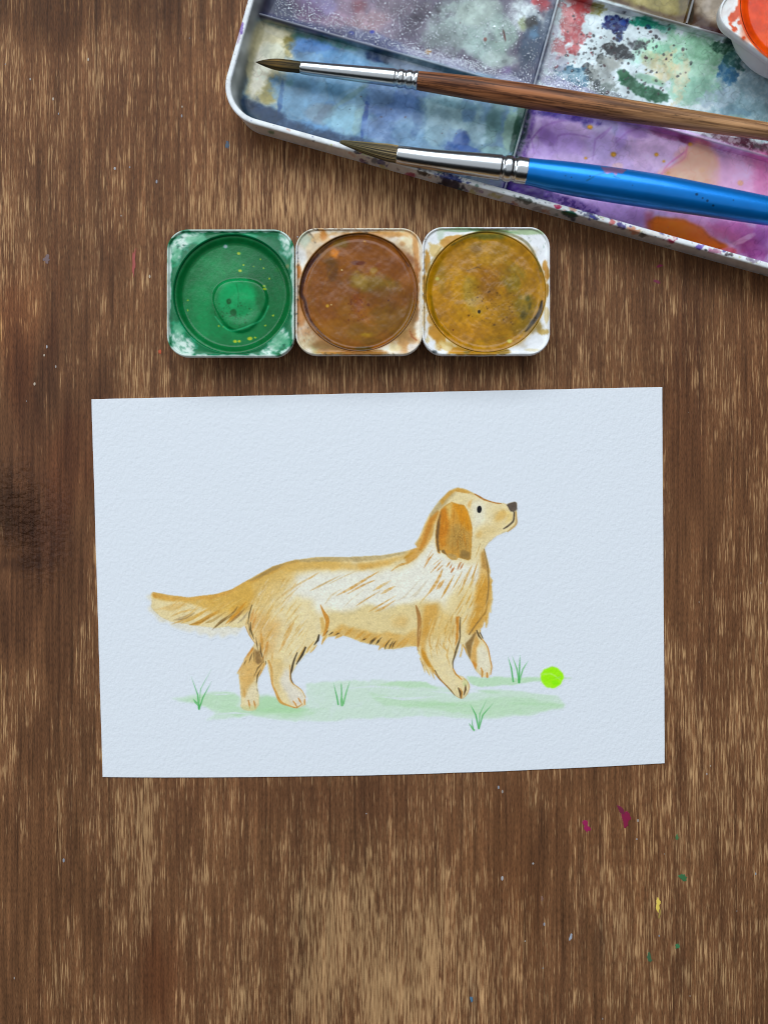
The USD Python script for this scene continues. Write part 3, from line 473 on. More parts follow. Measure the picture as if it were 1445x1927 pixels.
    wells = [('mixing_well', e, du, e, d1, 'well of watery blue and grey washes'), ('mixing_well', e, du, d1, LV - e, 'dark well with silver glitter'), ('mixing_well', du, LU - e, e, d1, 'lilac and peach well'), ('mixing_well', du, LU - e, d1, d3, 'white well with green and black paint'),
             ('mixing_well', du, dt, d3, LV - e, 'small olive brown well'), ('mixing_well', dt, LU - e, d3, LV - e, 'small taupe well')]
    sp = 1.35 * KZ
    nz = lambda a, b: field(a, b, 30, a + b, 4)
    for name, u0, u1, v0, v1, lab in wells:
        us, vs = np.linspace(u0, u1, int((u1 - u0) / sp)), np.linspace(v0, v1, int((v1 - v0) / sp))
        U, V = np.meshgrid(us, vs)
        edge = np.minimum(np.minimum(U - u0, u1 - U), np.minimum(V - v0, v1 - V))
        Z = FLOORZ + .0009 * np.exp(-edge / .0014) - .0002 + .00028 * (nz(*U.shape) - .5)
        # drop what lies beyond the rounded corner
        r = 75 * KZ; cu, cv = np.minimum(np.minimum(U, LU - U), r), np.minimum(np.minimum(V, LV - V), r)
        ok = ((np.hypot(r - cu, r - cv) < r - .0022) | (cu >= r) | (cv >= r)).ravel()
        f = grid_faces(*U.shape); f = f[ok[f].all(1)]
        P3 = uvp(U, V, Z).reshape(-1, 3)
        use, inv = np.unique(f, return_inverse=True)
        obj(name, (P3[use], inv.reshape(-1, 3)), 'wet_paint', t, col=PP.at(P3[use]), smooth=True, label=lab)
    # dividers
    def divider(a, b, lab=None, seg=260):
        a, b = np.array(a), np.array(b); d = (b - a) / np.hypot(*(b - a)); nn = np.array([-d[1], d[0]])
        pr = np.array([(-.75, 1.6), (-.6, 3.0), (-.38, 4.4), (-.3, 4.85), (-.18, 5.05), (0, 5.1), (.18, 5.05), (.3, 4.85), (.38, 4.4), (.6, 3.0), (.75, 1.6)]) * mm
        pr = np.stack([np.interp(np.linspace(0, 10, 31), np.arange(11), pr[:, k]) for k in (0, 1)], 1)
        s_ = np.linspace(0, 1, seg); base = a + np.multiply.outer(s_, b - a)
        uv = base[:, None] + nn * pr[None, :, :1]
        v = uvp(uv[..., 0], uv[..., 1], np.broadcast_to(pr[None, :, 1], uv.shape[:2])).reshape(-1, 3)
        c = PP.at(v); top = sstep(.0046, .0050, v[:, 2])[:, None] * .35
        c = c * (1 - top) + alb((190, 198, 208)) * top * (0.75 + .5 * PP.at(v + [0.004, 0.003, 0]).mean(1, keepdims=True))
        obj('well_divider', (v, grid_faces(seg, 31)[:, ::-1]), 'white_plastic', t, col=np.clip(c, 0, .9), smooth=True, label=lab)
    divider((.0022, d1), (LU - .0022, d1)); divider((du, .0022), (du, d1 - .0004)); divider((du, d1 + .0004), (du, LV - .0022)); divider((du + .0004, d3), (LU - .0022, d3), seg=200); divider((dt, d3 + .0004), (dt, LV - .0022), seg=100)
    from shapely import Polygon
    base = trimesh.creation.extrude_polygon(Polygon(rounded_path(LU - .006, LV - .006, 68 * KZ, 4 * KZ)[0] - [(LU - .006) / 2, (LV - .006) / 2]), .0008, engine='earcut'); _ = ((LU - .006, LV - .006, .0008)); R = np.eye(4); R[:3, 0], R[:3, 1] = TU, TV; R[:3, 3] = uvp(LU / 2, LV / 2, .0012)
    base.apply_transform(R); obj('underside', base, 'white_plastic', t, col=np.full((len(base.vertices), 3), .75))
    # glitter: silver flakes dried into the upper left well and along its edges
    g = np.random.default_rng(21); spots = []
    def dust(n_, x, y, rx, ry, rot):
        a = g.normal(size=(n_, 2)) * [rx, ry]; c_, s_ = math.cos(math.radians(rot)), math.sin(math.radians(rot))
        spots.append(np.stack([x + a[:, 0] * c_ - a[:, 1] * s_, y + a[:, 0] * s_ + a[:, 1] * c_], 1))
    dust(1300, 850, 112, 85, 6, 15); dust(500, 800, 60, 90, 34, 15); dust(420, 560, 22, 60, 12, 15); dust(350, 640, 40, 100, 16, 15); dust(420, 1042, 90, 9, 44, 14); dust(600, 1070, 155, 40, 9, 15); dust(260, 960, 40, 50, 36, 0); dust(120, 1000, 110, 12, 40, 14); dust(200, 760, 20, 60, 22, 0); dust(80, 1120, 172, 40, 5, 15); dust(60, 560, 60, 60, 10, 15)
    xy = np.concatenate(spots); z = np.full(len(xy), FLOORZ + .00022)
    ctr = P(xy[:, 0], xy[:, 1], z); cu, cv = uvof(ctr)
    clear = (np.abs(cv - d1) > .0011) & (np.abs(cu - du) > .0011) & (cv > d1 - .0005) & (cu > .005) & (cv < d3 - .001)
    ctr = ctr[clear]; m_ = len(ctr)
    r = S * g.uniform(.42, 1.0, m_) * (1 + (g.random(m_) > .96) * .9)
    a = g.uniform(0, 2 * np.pi, m_); tx, ty = g.normal(0, .35, m_), g.normal(0, .35, m_)
    e1 = np.stack([np.cos(a), np.sin(a), tx], 1) * r[:, None]; e2 = np.stack([-np.sin(a), np.cos(a), ty], 1) * r[:, None]
    ctr[:, 2] += r * .35
    v = np.stack([ctr + e1, ctr + e2, ctr - e1 * .9, ctr - e2], 1).reshape(-1, 3); i = np.arange(m_) * 4
    obj('glitter', (v, np.concatenate([np.stack([i, i + 1, i + 2], 1), np.stack([i, i + 2, i + 3], 1)])), 'glitter_flake', t, kind='stuff', label='silver glitter flakes dried onto the dark well')
palette()

# ------------------------------------------------------------------ paint pans
def rounded_radius(half, r, th):
    p, _ = rounded_path(2 * half, 2 * half, r, .004 * half); p = p - half
    a = np.arctan2(p[:, 1], p[:, 0]); o = np.argsort(a); a, d = a[o], np.hypot(*p.T)[o]
    return np.interp(th, np.concatenate([a - 2 * np.pi, a, a + 2 * np.pi]), np.tile(d, 3))

def pan(pg, cx, cy, half, circ, ccx, ccy, turn, base, label, cake_label, cake_h, top=.009):
    """a square white pan round a dish of paint; all sizes in picture pixels at the height of its top"""
    zt = base + top; k = S * (H - zt) / H
    c0 = P(cx, cy, zt); d0 = P(ccx, ccy, zt)
    t = thing('paint_pan', label, 'paint pan', 'square watercolour pans', (c0[0], c0[1], base))
    n = 288; th = np.linspace(-np.pi, np.pi, n, endpoint=False); dirs = np.stack([np.cos(th), np.sin(th)], 1)
    tr = math.radians(turn)
    def outline(inset):
        rr = rounded_radius((half - inset) * k, max((40 - inset), 4) * k, th - tr)
        return c0[:2] + dirs * rr[:, None]
    def circle(r): return d0[:2] + dirs * (r * k)
    rings = []
    def ring(xy, z): rings.append(np.concatenate([xy, np.full((n, 1), zt + z * .001)], 1))
    for r, z in [(circ - 5, -3.6), (circ - 3.5, -2.4), (circ - 2, -1.2), (circ - .8, -.55), (circ + .3, -.28), (circ + 1.6, -.2)]: ring(circle(r), z)
    a, b = circle(circ + 1.8), outline(5.2)
    for s_ in np.linspace(0, 1, 30): ring(a + (b - a) * s_, -.2 - .12 * math.sin(math.pi * s_))
    for i, z in [(4.6, -.12), (3.9, .12), (3.1, .28), (2.2, .32), (1.2, .25), (.5, .08), (.1, -.15), (0, -.45), (.25, -1.4), (.6, -2.2), (1.2, -2.45), (2.4, -2.5)]: ring(outline(i), z)
    for r, z in [(circ + 2.2, -2.5), (circ + 1.5, -2.7), (circ + .6, -4), (circ - 1.5, -7.2), (circ - 2.5, -8.4), (circ - 4, -8.9), (circ - 20, -9.0)]: ring(circle(r), z * top / .009)
    v = np.concatenate(rings); m_ = len(rings)
    c = pg.at(v); low = (np.arange(m_) >= m_ - 11).repeat(n)
    c[low] = alb((196, 198, 202))
    obj('pan_body', (v, grid_faces(m_, n, True)[:, ::-1]), 'pan_plastic', t, col=c, smooth=True)
    # paint cake
    R = circ - 1.2; rr = np.concatenate([[0.001], np.linspace(.02, 1, 84) ** .9]); na = 300; ta = np.linspace(0, 2 * np.pi, na, endpoint=False)
    X = ccx + np.multiply.outer(rr * R, np.cos(ta)); Y = ccy - np.multiply.outer(rr * R, np.sin(ta))
    zc = zt + cake_h(X, Y, np.broadcast_to(rr[:, None], X.shape)) * .001
    xy = np.stack([d0[0] + np.multiply.outer(rr * R * k, np.cos(ta)), d0[1] + np.multiply.outer(rr * R * k, np.sin(ta))], -1)
    v = np.concatenate([xy, zc[..., None]], -1).reshape(-1, 3)
    yx = [np.clip(Y.ravel() - pg.y0, 0, pg.h - 1), np.clip(X.ravel() - pg.x0, 0, pg.w - 1)]
    col = alb(np.stack([ndi.map_coordinates(pg.c[..., q], yx, order=1) for q in range(3)], 1), .020)
    obj('paint_cake', (v, grid_faces(len(rr), na, True)), 'cake_paint', t, col=col, smooth=True, label=cake_label)
    return t

def green_pan():
    p = Pigment(296, 412, 580, 696, (12, 104, 66), 21); b = p.blob
    for x, y, rx, ry in [(338, 458, 18, 22), (350, 448, 14, 10), (365, 445, 16, 8), (540, 462, 10, 26), (535, 448, 8, 12), (348, 650, 20, 16), (330, 632, 12, 14), (360, 660, 10, 8), (530, 630, 14, 16), (515, 650, 14, 10), (500, 664, 14, 6)]:
        b(x, y, rx, ry, (214, 230, 226), .9, 0, .5, .7, 2, grain=.5)
    for x, y, rx, ry in [(372, 452, 22, 10), (332, 480, 10, 20), (524, 640, 22, 18), (340, 620, 16, 14), (470, 444, 40, 5)]:
        b(x, y, rx, ry, (96, 176, 136), .7, 0, .5, .6, 2)
    p.specks(60, 316, 434, 552, 670, (.8, 3), [(8, 70, 50), (12, 84, 56), (20, 60, 50)], .8, 1)
    # rim: white worn edge
    for x0, y0, x1, y1, k in [(318, 470, 316, 640, 9), (350, 432, 520, 432, 7), (552, 470, 553, 640, 8), (350, 671, 520, 671, 9), (322, 445, 340, 434, 3), (530, 434, 548, 446, 4), (320, 655, 345, 670, 3), (530, 668, 548, 655, 3)]:
        for i in range(k):
            t = (i + .5) / k; b(x0 + (x1 - x0) * t, y0 + (y1 - y0) * t, 5 if abs(x1 - x0) < 20 else 16, 5 if abs(y1 - y0) < 20 else 16, (208, 224, 222), .85, 0, .4, .5, 2)
    # cake
    cx, cy = 438, 552
    b(cx, cy, 113, 113, (10, 108, 68), 1, 0, .03, .0, 1)
    b(cx - 14, cy + 2, 84, 88, (8, 134, 82), .85, 0, .5, .2, 0); b(395, 590, 50, 60, (20, 134, 84), .5, 0, .7, .3, 1); b(500, 500, 50, 60, (8, 96, 64), .6, 0, .7, .3, 1); b(420, 500, 40, 30, (14, 128, 78), .5, 0, .6, .3, 1)
    for r, a in ((99, .25), (104, .4)):
        t = np.linspace(0, 2 * np.pi, 40); p.stroke(np.stack([cx + r * np.cos(t), cy + r * np.sin(t)], 1), [2.5], (6, 78, 48), a, .3, 2)
    b(455, 560, 58, 58, (8, 92, 58), .75, 0, .4, .15, 1)
    p.poly([(402, 545), (410, 528), (424, 520), (452, 517), (474, 522), (490, 535), (500, 556), (503, 572), (492, 594), (470, 608), (440, 618), (418, 610), (402, 592), (397, 565)], (14, 120, 74), .95, 1.2, 2, edge=.9)
    p.poly([(410, 560), (416, 534), (440, 523), (462, 526), (478, 545), (480, 575), (466, 596), (440, 606), (420, 600), (410, 585)], (34, 158, 100), .9, 4, 3)
    b(470, 585, 30, 26, (16, 120, 76), .6, 20, .5, .3, 1); b(490, 565, 9, 34, (10, 100, 62), .7, -20, .5, .3, 1); b(428, 592, 26, 18, (20, 120, 74), .5, 0, .7, .5, 2)
    p.specks(90, 410, 565, 470, 610, (.7, 2.2), [(8, 88, 54), (10, 100, 60)], .7, 2); b(437, 586, 5, 6, (10, 88, 54), .9); b(429, 564, 3.4, 4, (10, 100, 60), .8, 0, .2, .2, 2, edge=.8)
    p.stroke([(443, 530), (447, 550), (446, 575)], [.9], (18, 116, 72), .7)
    p.stroke([(402, 592), (418, 611), (440, 619), (470, 609), (492, 595), (503, 572)], [1.3, 1.6, 1.2], (104, 184, 130), .6, .1)  # painted highlight along the puddle's lower edge
    for x, y, r in [(450, 505, 4.5), (495, 534, 4), (496, 540, 3.5), (468, 634, 5), (478, 632, 2), (440, 639, 4), (448, 639, 3), (350, 561, 2), (350, 580, 2), (488, 483, 1.8), (456, 494, 2), (475, 497, 1.6), (497, 609, 2), (505, 520, 1.8), (447, 472, 3), (409, 610, 2), (512, 590, 2), (494, 500, 1.5)]:
        b(x, y, r, r * .8, (186, 190, 52), .9, 0, .3, .3, 2)
    p.specks(40, 350, 460, 530, 650, (.5, 1.3), [(60, 160, 90), (150, 190, 80), (6, 80, 50)], .7, 3)
    b(421, 459, 3.5, 3, (150, 160, 170), .9); b(520, 503, 8, 6, (92, 110, 58), .6); b(541, 500, 5, 6, (110, 120, 70), .8)
    p.swirls(60, cx, cy, 104, [(16, 136, 84), (6, 96, 60), (10, 118, 76)], 7, .25)
    p.c *= (1 + .08 * (p.n[2] - .5) + .1 * (p.n[3] - .5) + .1 * (p.n[1] - .5))[..., None]
    p.c *= np.where(p.c[..., :1] < 60, np.array([.5, 1.0, .96]), 1)
    hgt = lambda X, Y, r: -1.75 + 1.1 * sstep(.86, 1.0, r) - .3 * sstep(.0, .8, r) + 0.55 * sstep(54, 45, np.hypot((X - 450) * 1.0, (Y - 568)) + 4 * np.sin(np.arctan2(Y - 568, X - 450) * 3)) - .25 * sstep(44, 20, np.hypot(X - 450, Y - 568))
    pan(p, 434, 551, 120, 112, cx, cy, 0, 0, 'square white pan of emerald green paint, leftmost of the three in a row', 'emerald green paint cake with a dried paler puddle', hgt)
green_pan()

def brown_pan():
    p = Pigment(538, 408, 820, 692, (224, 218, 204), 22); b = p.blob
    for x, y, rx, ry, c, a in [(585, 470, 22, 30, (206, 186, 150), .8), (610, 445, 40, 10, (196, 158, 104), .8), (608, 440, 7, 14, (184, 118, 44), .9), (573, 450, 12, 14, (176, 196, 180), .7), (566, 480, 10, 20, (216, 220, 222), .8), (562, 510, 6, 20, (180, 112, 44), .9), (565, 590, 10, 40, (176, 116, 60), .85), (582, 640, 26, 18, (212, 204, 166), .9), (602, 655, 20, 10, (150, 156, 92), .6), (575, 625, 10, 10, (190, 150, 110), .8), (650, 664, 50, 6, (186, 124, 44), .95), (700, 664, 30, 6, (150, 104, 44), .95), (620, 660, 24, 6, (180, 130, 60), .9), (760, 645, 24, 20, (190, 140, 78), .9), (745, 655, 14, 8, (216, 200, 150), .8), (772, 620, 12, 30, (188, 142, 90), .9), (778, 655, 10, 12, (224, 220, 214), .9), (700, 440, 60, 6, (180, 130, 66), .9), (745, 440, 40, 8, (206, 156, 90), .8), (765, 462, 22, 26, (226, 212, 170), .85), (758, 458, 8, 6, (196, 150, 90), .8), (782, 475, 6, 40, (196, 142, 78), .9), (783, 520, 8, 26, (150, 92, 36), .95), (782, 570, 6, 40, (156, 104, 56), .9), (770, 490, 10, 12, (150, 90, 34), .8), (640, 446, 20, 5, (214, 214, 224), .8)]:
        b(x, y, rx, ry, c, a, 0, .5, .5, 2)
    p.stroke([(578, 434), (588, 446), (594, 456)], [1.6, 1, .8], (52, 44, 40), .8, .3); b(597, 432, 3, 2.6, (60, 50, 44), .9); b(611, 426, 3, 2.5, (70, 50, 40), .9)
    p.specks(60, 558, 424, 794, 432, (.8, 2.2), [(40, 36, 40), (150, 100, 50), (90, 70, 60)], .8, 1); p.specks(40, 556, 440, 562, 650, (.8, 2.4), [(30, 40, 60), (60, 110, 90), (150, 90, 40), (60, 60, 66)], .8, 2); p.specks(40, 600, 664, 780, 670, (.8, 2.4), [(60, 120, 80), (150, 100, 40), (70, 60, 50)], .8, 3); p.specks(16, 560, 600, 600, 660, (.8, 2.4), [(160, 90, 40), (60, 100, 130)], .8, 4)
    for i in range(6): b(598 + i * 32, 669, 14, 2.2, (220, 226, 226), .8)
    for i in range(7): b(557.5, 455 + i * 30, 2.5, 13, (216, 222, 228), .75, 0, .3, .5, 2)
    p.stroke([(770, 620), (776, 634), (784, 640)], [1, 2, 1], (150, 70, 30), .8)
    cx, cy = 675, 549.5
    b(cx, cy, 113, 113, (132, 84, 36), 1, 0, .02, 0, 1)
    for x, y, rx, ry, c, a in [(620, 540, 50, 60, (122, 78, 44), .7), (690, 460, 60, 24, (124, 78, 32), .8), (740, 500, 40, 30, (118, 74, 36), .7), (632, 630, 60, 30, (136, 92, 50), .8), (630, 615, 40, 20, (140, 96, 54), .7), (715, 535, 55, 18, (122, 102, 58), .8), (675, 525, 16, 14, (150, 126, 76), .7), (702, 507, 8, 8, (160, 134, 84), .7), (700, 600, 26, 36, (144, 92, 34), .8), (714, 573, 13, 10, (162, 94, 34), .85), (690, 625, 40, 20, (128, 96, 46), .7), (740, 600, 40, 40, (120, 92, 48), .7), (740, 560, 40, 26, (106, 72, 30), .6), (629, 475, 7, 8, (196, 122, 14), .95), (612, 474, 12, 8, (142, 96, 46), .7), (617, 490, 14, 10, (96, 72, 48), .7), (625, 510, 9, 18, (90, 66, 48), .6), (712, 497, 5, 5, (118, 70, 24), .9), (675, 493, 13, 3.5, (92, 52, 18), .9), (670, 575, 9, 20, (120, 66, 22), .7), (640, 455, 20, 10, (112, 94, 46), .7), (775, 590, 10, 40, (110, 84, 50), .6), (688, 629, 14, 5, (162, 132, 50), .8), (700, 642, 20, 6, (112, 84, 34), .7), (752, 480, 20, 14, (140, 86, 40), .6), (615, 650, 26, 8, (120, 84, 40), .6), (650, 585, 24, 24, (132, 96, 48), .5)]:
        b(x, y, rx, ry, c, a, 0, .6, .5, 1)
    p.stroke([(598, 478), (580, 500), (569, 530), (566, 552), (572, 562), (576, 580), (590, 610), (620, 640)], [3, 4, 3, 4, 3, 3, 2, 1], (58, 40, 24), .85, .15, 1.5)
    p.stroke([(598, 478), (620, 456), (650, 443), (690, 438)], [4, 3, 2, 2], (70, 52, 36), .8, .2, 1.5); p.stroke([(690, 438), (740, 458), (770, 500)], [2, 2, 1.5], (70, 48, 24), .7, .2, 1.2)
    p.stroke([(600, 628), (630, 648), (665, 655), (700, 652)], [2, 2.5, 2], (84, 60, 30), .6, .2, 1.2); b(680, 655, 16, 4, (76, 66, 38), .8)
    p.specks(70, 655, 555, 690, 605, (.6, 1.8), [(96, 46, 16), (150, 100, 40), (110, 60, 20)], .8, 5)
    for x, y, r, c in [(616, 574, 3, (186, 150, 70)), (643, 506, 1.6, (230, 226, 216)), (623, 572, 1, (230, 226, 216)), (686, 452, 2, (180, 140, 80)), (731, 564, 1.5, (70, 40, 20)), (693, 572, 2.6, (100, 60, 20))]: b(x, y, r, r, c, .9)
    p.swirls(90, cx, cy, 108, [(150, 104, 50), (96, 58, 26), (140, 92, 36), (116, 88, 46)], 5)
    p.c *= (1 + .10 * (p.n[2] - .5) + .12 * (p.n[3] - .5) + .1 * (p.n[1] - .5))[..., None]
    nz = field(p.h, p.w, 40, 5, 4)
    dd = np.hypot(*(np.meshgrid(np.arange(p.w) + p.x0 - cx, np.arange(p.h) + p.y0 - cy))) < 111
    p.c[dd] *= [1.0, .98, .80]
    hgt = lambda X, Y, r: -.62 + .32 * sstep(.90, 1.0, r) * (1 - 1.6 * sstep(640, 570, X) * sstep(640, 600, Y)) - .2 * sstep(.88, .94, r) * (1 - sstep(.95, 1, r)) + .25 * (ndi.map_coordinates(nz, [Y - p.y0, X - p.x0], order=1) - .5)
    pan(p, 675.5, 548, 119.5, 111, cx, cy, 0, 0, 'square pan of brown paint, between the green pan and the ochre pan', 'brown paint cake cracked along its left edge', hgt)
brown_pan()

def ochre_pan():
    p = Pigment(778, 408, 1060, 692, (222, 228, 234), 23); b = p.blob
    for x, y, rx, ry, c, a in [(870, 432, 44, 4, (150, 188, 150), .8), (828, 440, 8, 20, (188, 206, 190), .8), (990, 436, 50, 5, (150, 180, 130), .75), (930, 434, 40, 4, (110, 140, 80), .7), (820, 470, 14, 14, (200, 172, 100), .85), (838, 458, 12, 10, (186, 136, 40), .95), (862, 446, 10, 7, (186, 136, 40), .95), (852, 452, 12, 8, (184, 132, 36), .9), (804, 500, 6, 26, (176, 128, 40), .95), (800, 540, 5, 40, (182, 138, 60), .9), (798, 590, 4, 30, (200, 170, 110), .7), (822, 620, 14, 16, (184, 130, 40), .95), (828, 640, 12, 14, (180, 130, 40), .9), (840, 650, 20, 10, (214, 196, 140), .9), (860, 660, 16, 8, (184, 132, 30), .95), (900, 663, 50, 5, (186, 136, 30), .95), (940, 662, 20, 5, (150, 118, 40), .9), (812, 600, 8, 8, (196, 150, 70), .8), (1028, 515, 6, 14, (168, 122, 44), .95), (1030, 545, 4, 18, (160, 126, 60), .9), (1024, 500, 5, 10, (180, 130, 50), .9), (1020, 625, 10, 5, (180, 150, 70), .8), (1014, 615, 5, 10, (190, 160, 80), .7), (1028, 595, 4, 20, (196, 176, 120), .7), (806, 640, 6, 8, (210, 190, 130), .7), (1002, 658, 14, 3, (200, 190, 150), .6)]:
        b(x, y, rx, ry, c, a, 0, .3, .5, 2)
    p.stroke([(880, 431), (930, 434), (975, 438)], [1.4, 2, .8], (70, 120, 80), .7, .3); b(818, 662, 4, 3, (60, 70, 76), .9); b(880, 662, 7, 3, (90, 100, 80), .8)
    p.specks(50, 990, 440, 1030, 480, (.5, 1.4), [(130, 160, 150), (120, 130, 130)], .6, 1); p.specks(40, 798, 560, 812, 660, (.5, 1.8), [(170, 140, 80), (120, 130, 120)], .7, 2); p.specks(24, 794, 440, 800, 600, (.8, 2), [(60, 60, 66), (120, 100, 70)], .8, 3); p.specks(12, 900, 424, 990, 430, (.8, 2), [(180, 90, 70), (90, 90, 120)], .7, 4)
    cx, cy = 914, 549
    b(cx, cy, 115, 115, (164, 120, 28), 1, 0, .02, 0, 1)
    for x, y, rx, ry, c, a in [(880, 620, 60, 40, (172, 122, 26), .9), (840, 580, 30, 50, (166, 118, 40), .8), (860, 480, 40, 24, (160, 116, 50), .8), (930, 470, 60, 26, (158, 120, 50), .8), (895, 465, 14, 12, (128, 100, 62), .7), (985, 500, 30, 30, (164, 118, 44), .8), (960, 520, 30, 26, (132, 114, 50), .8), (945, 530, 24, 20, (128, 112, 56), .6), (885, 540, 22, 22, (166, 138, 64), .9), (893, 560, 22, 24, (170, 140, 62), .85), (862, 540, 14, 40, (176, 130, 36), .7), (925, 540, 36, 26, (134, 92, 22), .8), (915, 510, 40, 16, (150, 102, 22), .7), (905, 570, 20, 16, (178, 130, 40), .7), (947, 542, 10, 10, (178, 126, 34), .85), (960, 580, 26, 30, (142, 106, 34), .7), (960, 620, 40, 30, (150, 110, 36), .7), (1000, 540, 18, 26, (150, 110, 46), .8), (985, 570, 24, 18, (128, 110, 50), .8), (990, 595, 16, 26, (112, 96, 50), .8), (985, 592, 7, 9, (70, 66, 46), .85), (994, 560, 6, 6, (84, 84, 46), .7), (998, 572, 5, 10, (74, 72, 50), .7), (915, 443, 40, 6, (104, 110, 60), .8), (900, 648, 50, 10, (164, 122, 34), .8), (830, 520, 10, 30, (146, 116, 50), .7), (932, 635, 20, 8, (140, 104, 30), .6), (872, 598, 26, 14, (182, 134, 34), .6), (990, 615, 30, 14, (120, 96, 40), .7)]:
        b(x, y, rx, ry, c, a, 0, .6, .5, 1)
    p.stroke([(1020, 565), (1016, 585), (1004, 604), (990, 622)], [2, 4, 4, 1.5], (46, 42, 30), .9, .1, 1.5); p.stroke([(850, 460), (890, 440), (930, 434), (970, 444), (1000, 468), (1018, 510)], [1.4, 2.5, 3, 2.5, 2.4, 1.6], (90, 84, 40), .75, .2, 1.3)
    p.stroke([(812, 555), (816, 590), (830, 615), (850, 632)], [2, 3, 2.5, 1], (116, 92, 36), .8, .2, 1.5); p.stroke([(803, 545), (806, 500), (830, 465)], [1.5, 2, 1.5], (140, 120, 56), .7, .2, 1.3)
    p.specks(90, 880, 545, 970, 610, (.6, 1.8), [(76, 56, 16), (110, 80, 20), (60, 44, 16)], .8, 5); p.specks(60, 820, 460, 1000, 640, (.5, 1.4), [(90, 66, 20), (190, 150, 60)], .6, 6); b(902, 585, 2.6, 3.5, (38, 36, 28), .95)
    p.stroke([(880, 507), (900, 500), (905, 503)], [.8, 1.2, .8], (96, 74, 24), .7); b(823, 522, 5, 3.5, (176, 168, 90), .95); b(960, 640, 4.5, 4, (180, 176, 84), .95); b(853, 619, 1.6, 1.6, (70, 30, 16), .9); b(964, 504, 7, 4, (160, 140, 80), .6)
    p.c *= (1 + .10 * (p.n[2] - .5) + .06 * (p.n[3] - .5))[..., None]
    p.swirls(110, cx, cy, 110, [(186, 140, 44), (136, 96, 22), (174, 130, 30), (132, 112, 44), (150, 106, 20)], 6)
    dd = np.hypot(*(np.meshgrid(np.arange(p.w) + p.x0 - cx, np.arange(p.h) + p.y0 - cy))) < 112
    p.c *= np.where(dd, 1 + .07 * (p.n[2] - .5) + .1 * (p.n[1] - .5) + .14 * (p.n[3] - .5), 1)[..., None]
    nz = field(p.h, p.w, 34, 9, 5)
    hgt = lambda X, Y, r: -.95 + .66 * sstep(.88, 1.0, r) - .3 * sstep(30, 0, np.hypot(X - 893, Y - 552)) + .3 * (ndi.map_coordinates(nz, [Y - p.y0, X - p.x0], order=1) - .5)
    pan(p, 914.5, 547, 120.5, 113.5, cx, cy, 0, 0, 'square white pan of yellow ochre paint, rightmost of the three in a row', 'yellow ochre paint cake', hgt)
ochre_pan()

def orange_pan():
    p = Pigment(1330, -160, 1700, 180, (232, 232, 234), 24); b = p.blob
    for x, y, rx, ry in [(1384, 26, 12, 9), (1378, 34, 8, 7), (1393, 40, 7, 5), (1382, 54, 5, 5), (1390, 15, 6, 8), (1374, 44, 3, 3), (1400, 70, 4, 4), (1378, 48, 2, 2)]:
        b(x, y, rx, ry, (206, 76, 34), .95, 0, .3, .5, 2)
    b(1432, 119, 2, 2, (150, 70, 60), .8); b(1425, 118, 2, 2, (150, 70, 60), .8)
    b(1512, 5, 124, 124, (216, 78, 20), 1, 0, .02, 0, 1)
    b(1440, 20, 40, 60, (232, 84, 12), .7, 0, .7, .3, 0); b(1415, 50, 20, 30, (190, 66, 14), .6, 20, .6, .4, 1); b(1430, 0, 20, 24, (196, 62, 10), .6, 0, .7, .4, 1); b(1440, 70, 26, 20, (222, 88, 24), .5, 0, .7, .4, 1)
    p.c *= (1 + .16 * (p.n[2] - .5) + .08 * (p.n[3] - .5))[..., None]
    hgt = lambda X, Y, r: -1.1 + .7 * sstep(.86, 1, r)
    pan(p, 1515, 4, 127, 120, 1514, 5, -36, .0064, 'white pan of bright orange paint standing in the palette, cut off by the picture edge', 'bright orange paint cake', hgt)
orange_pan()

# ------------------------------------------------------------------ the painted card
CARDZ = .00042
def Z(ox, oy, s): return lambda pts: np.asarray(pts, float).reshape(-1, 2) / s + [ox, oy]
zA, zB, zC, zD = Z(270, 1090, 6.283), Z(430, 1040, 6.881), Z(430, 1180, 7.225), Z(580, 1030, 6.568)
zE, zF, zG = Z(750, 1010, 7.605), Z(760, 1160, 8.028), Z(780, 900, 6.881)
INK, DK, OR, TAN, OC, CR = (48, 42, 36), (112, 88, 54), (188, 124, 44), (200, 160, 92), (206, 166, 80), (221, 204, 154)

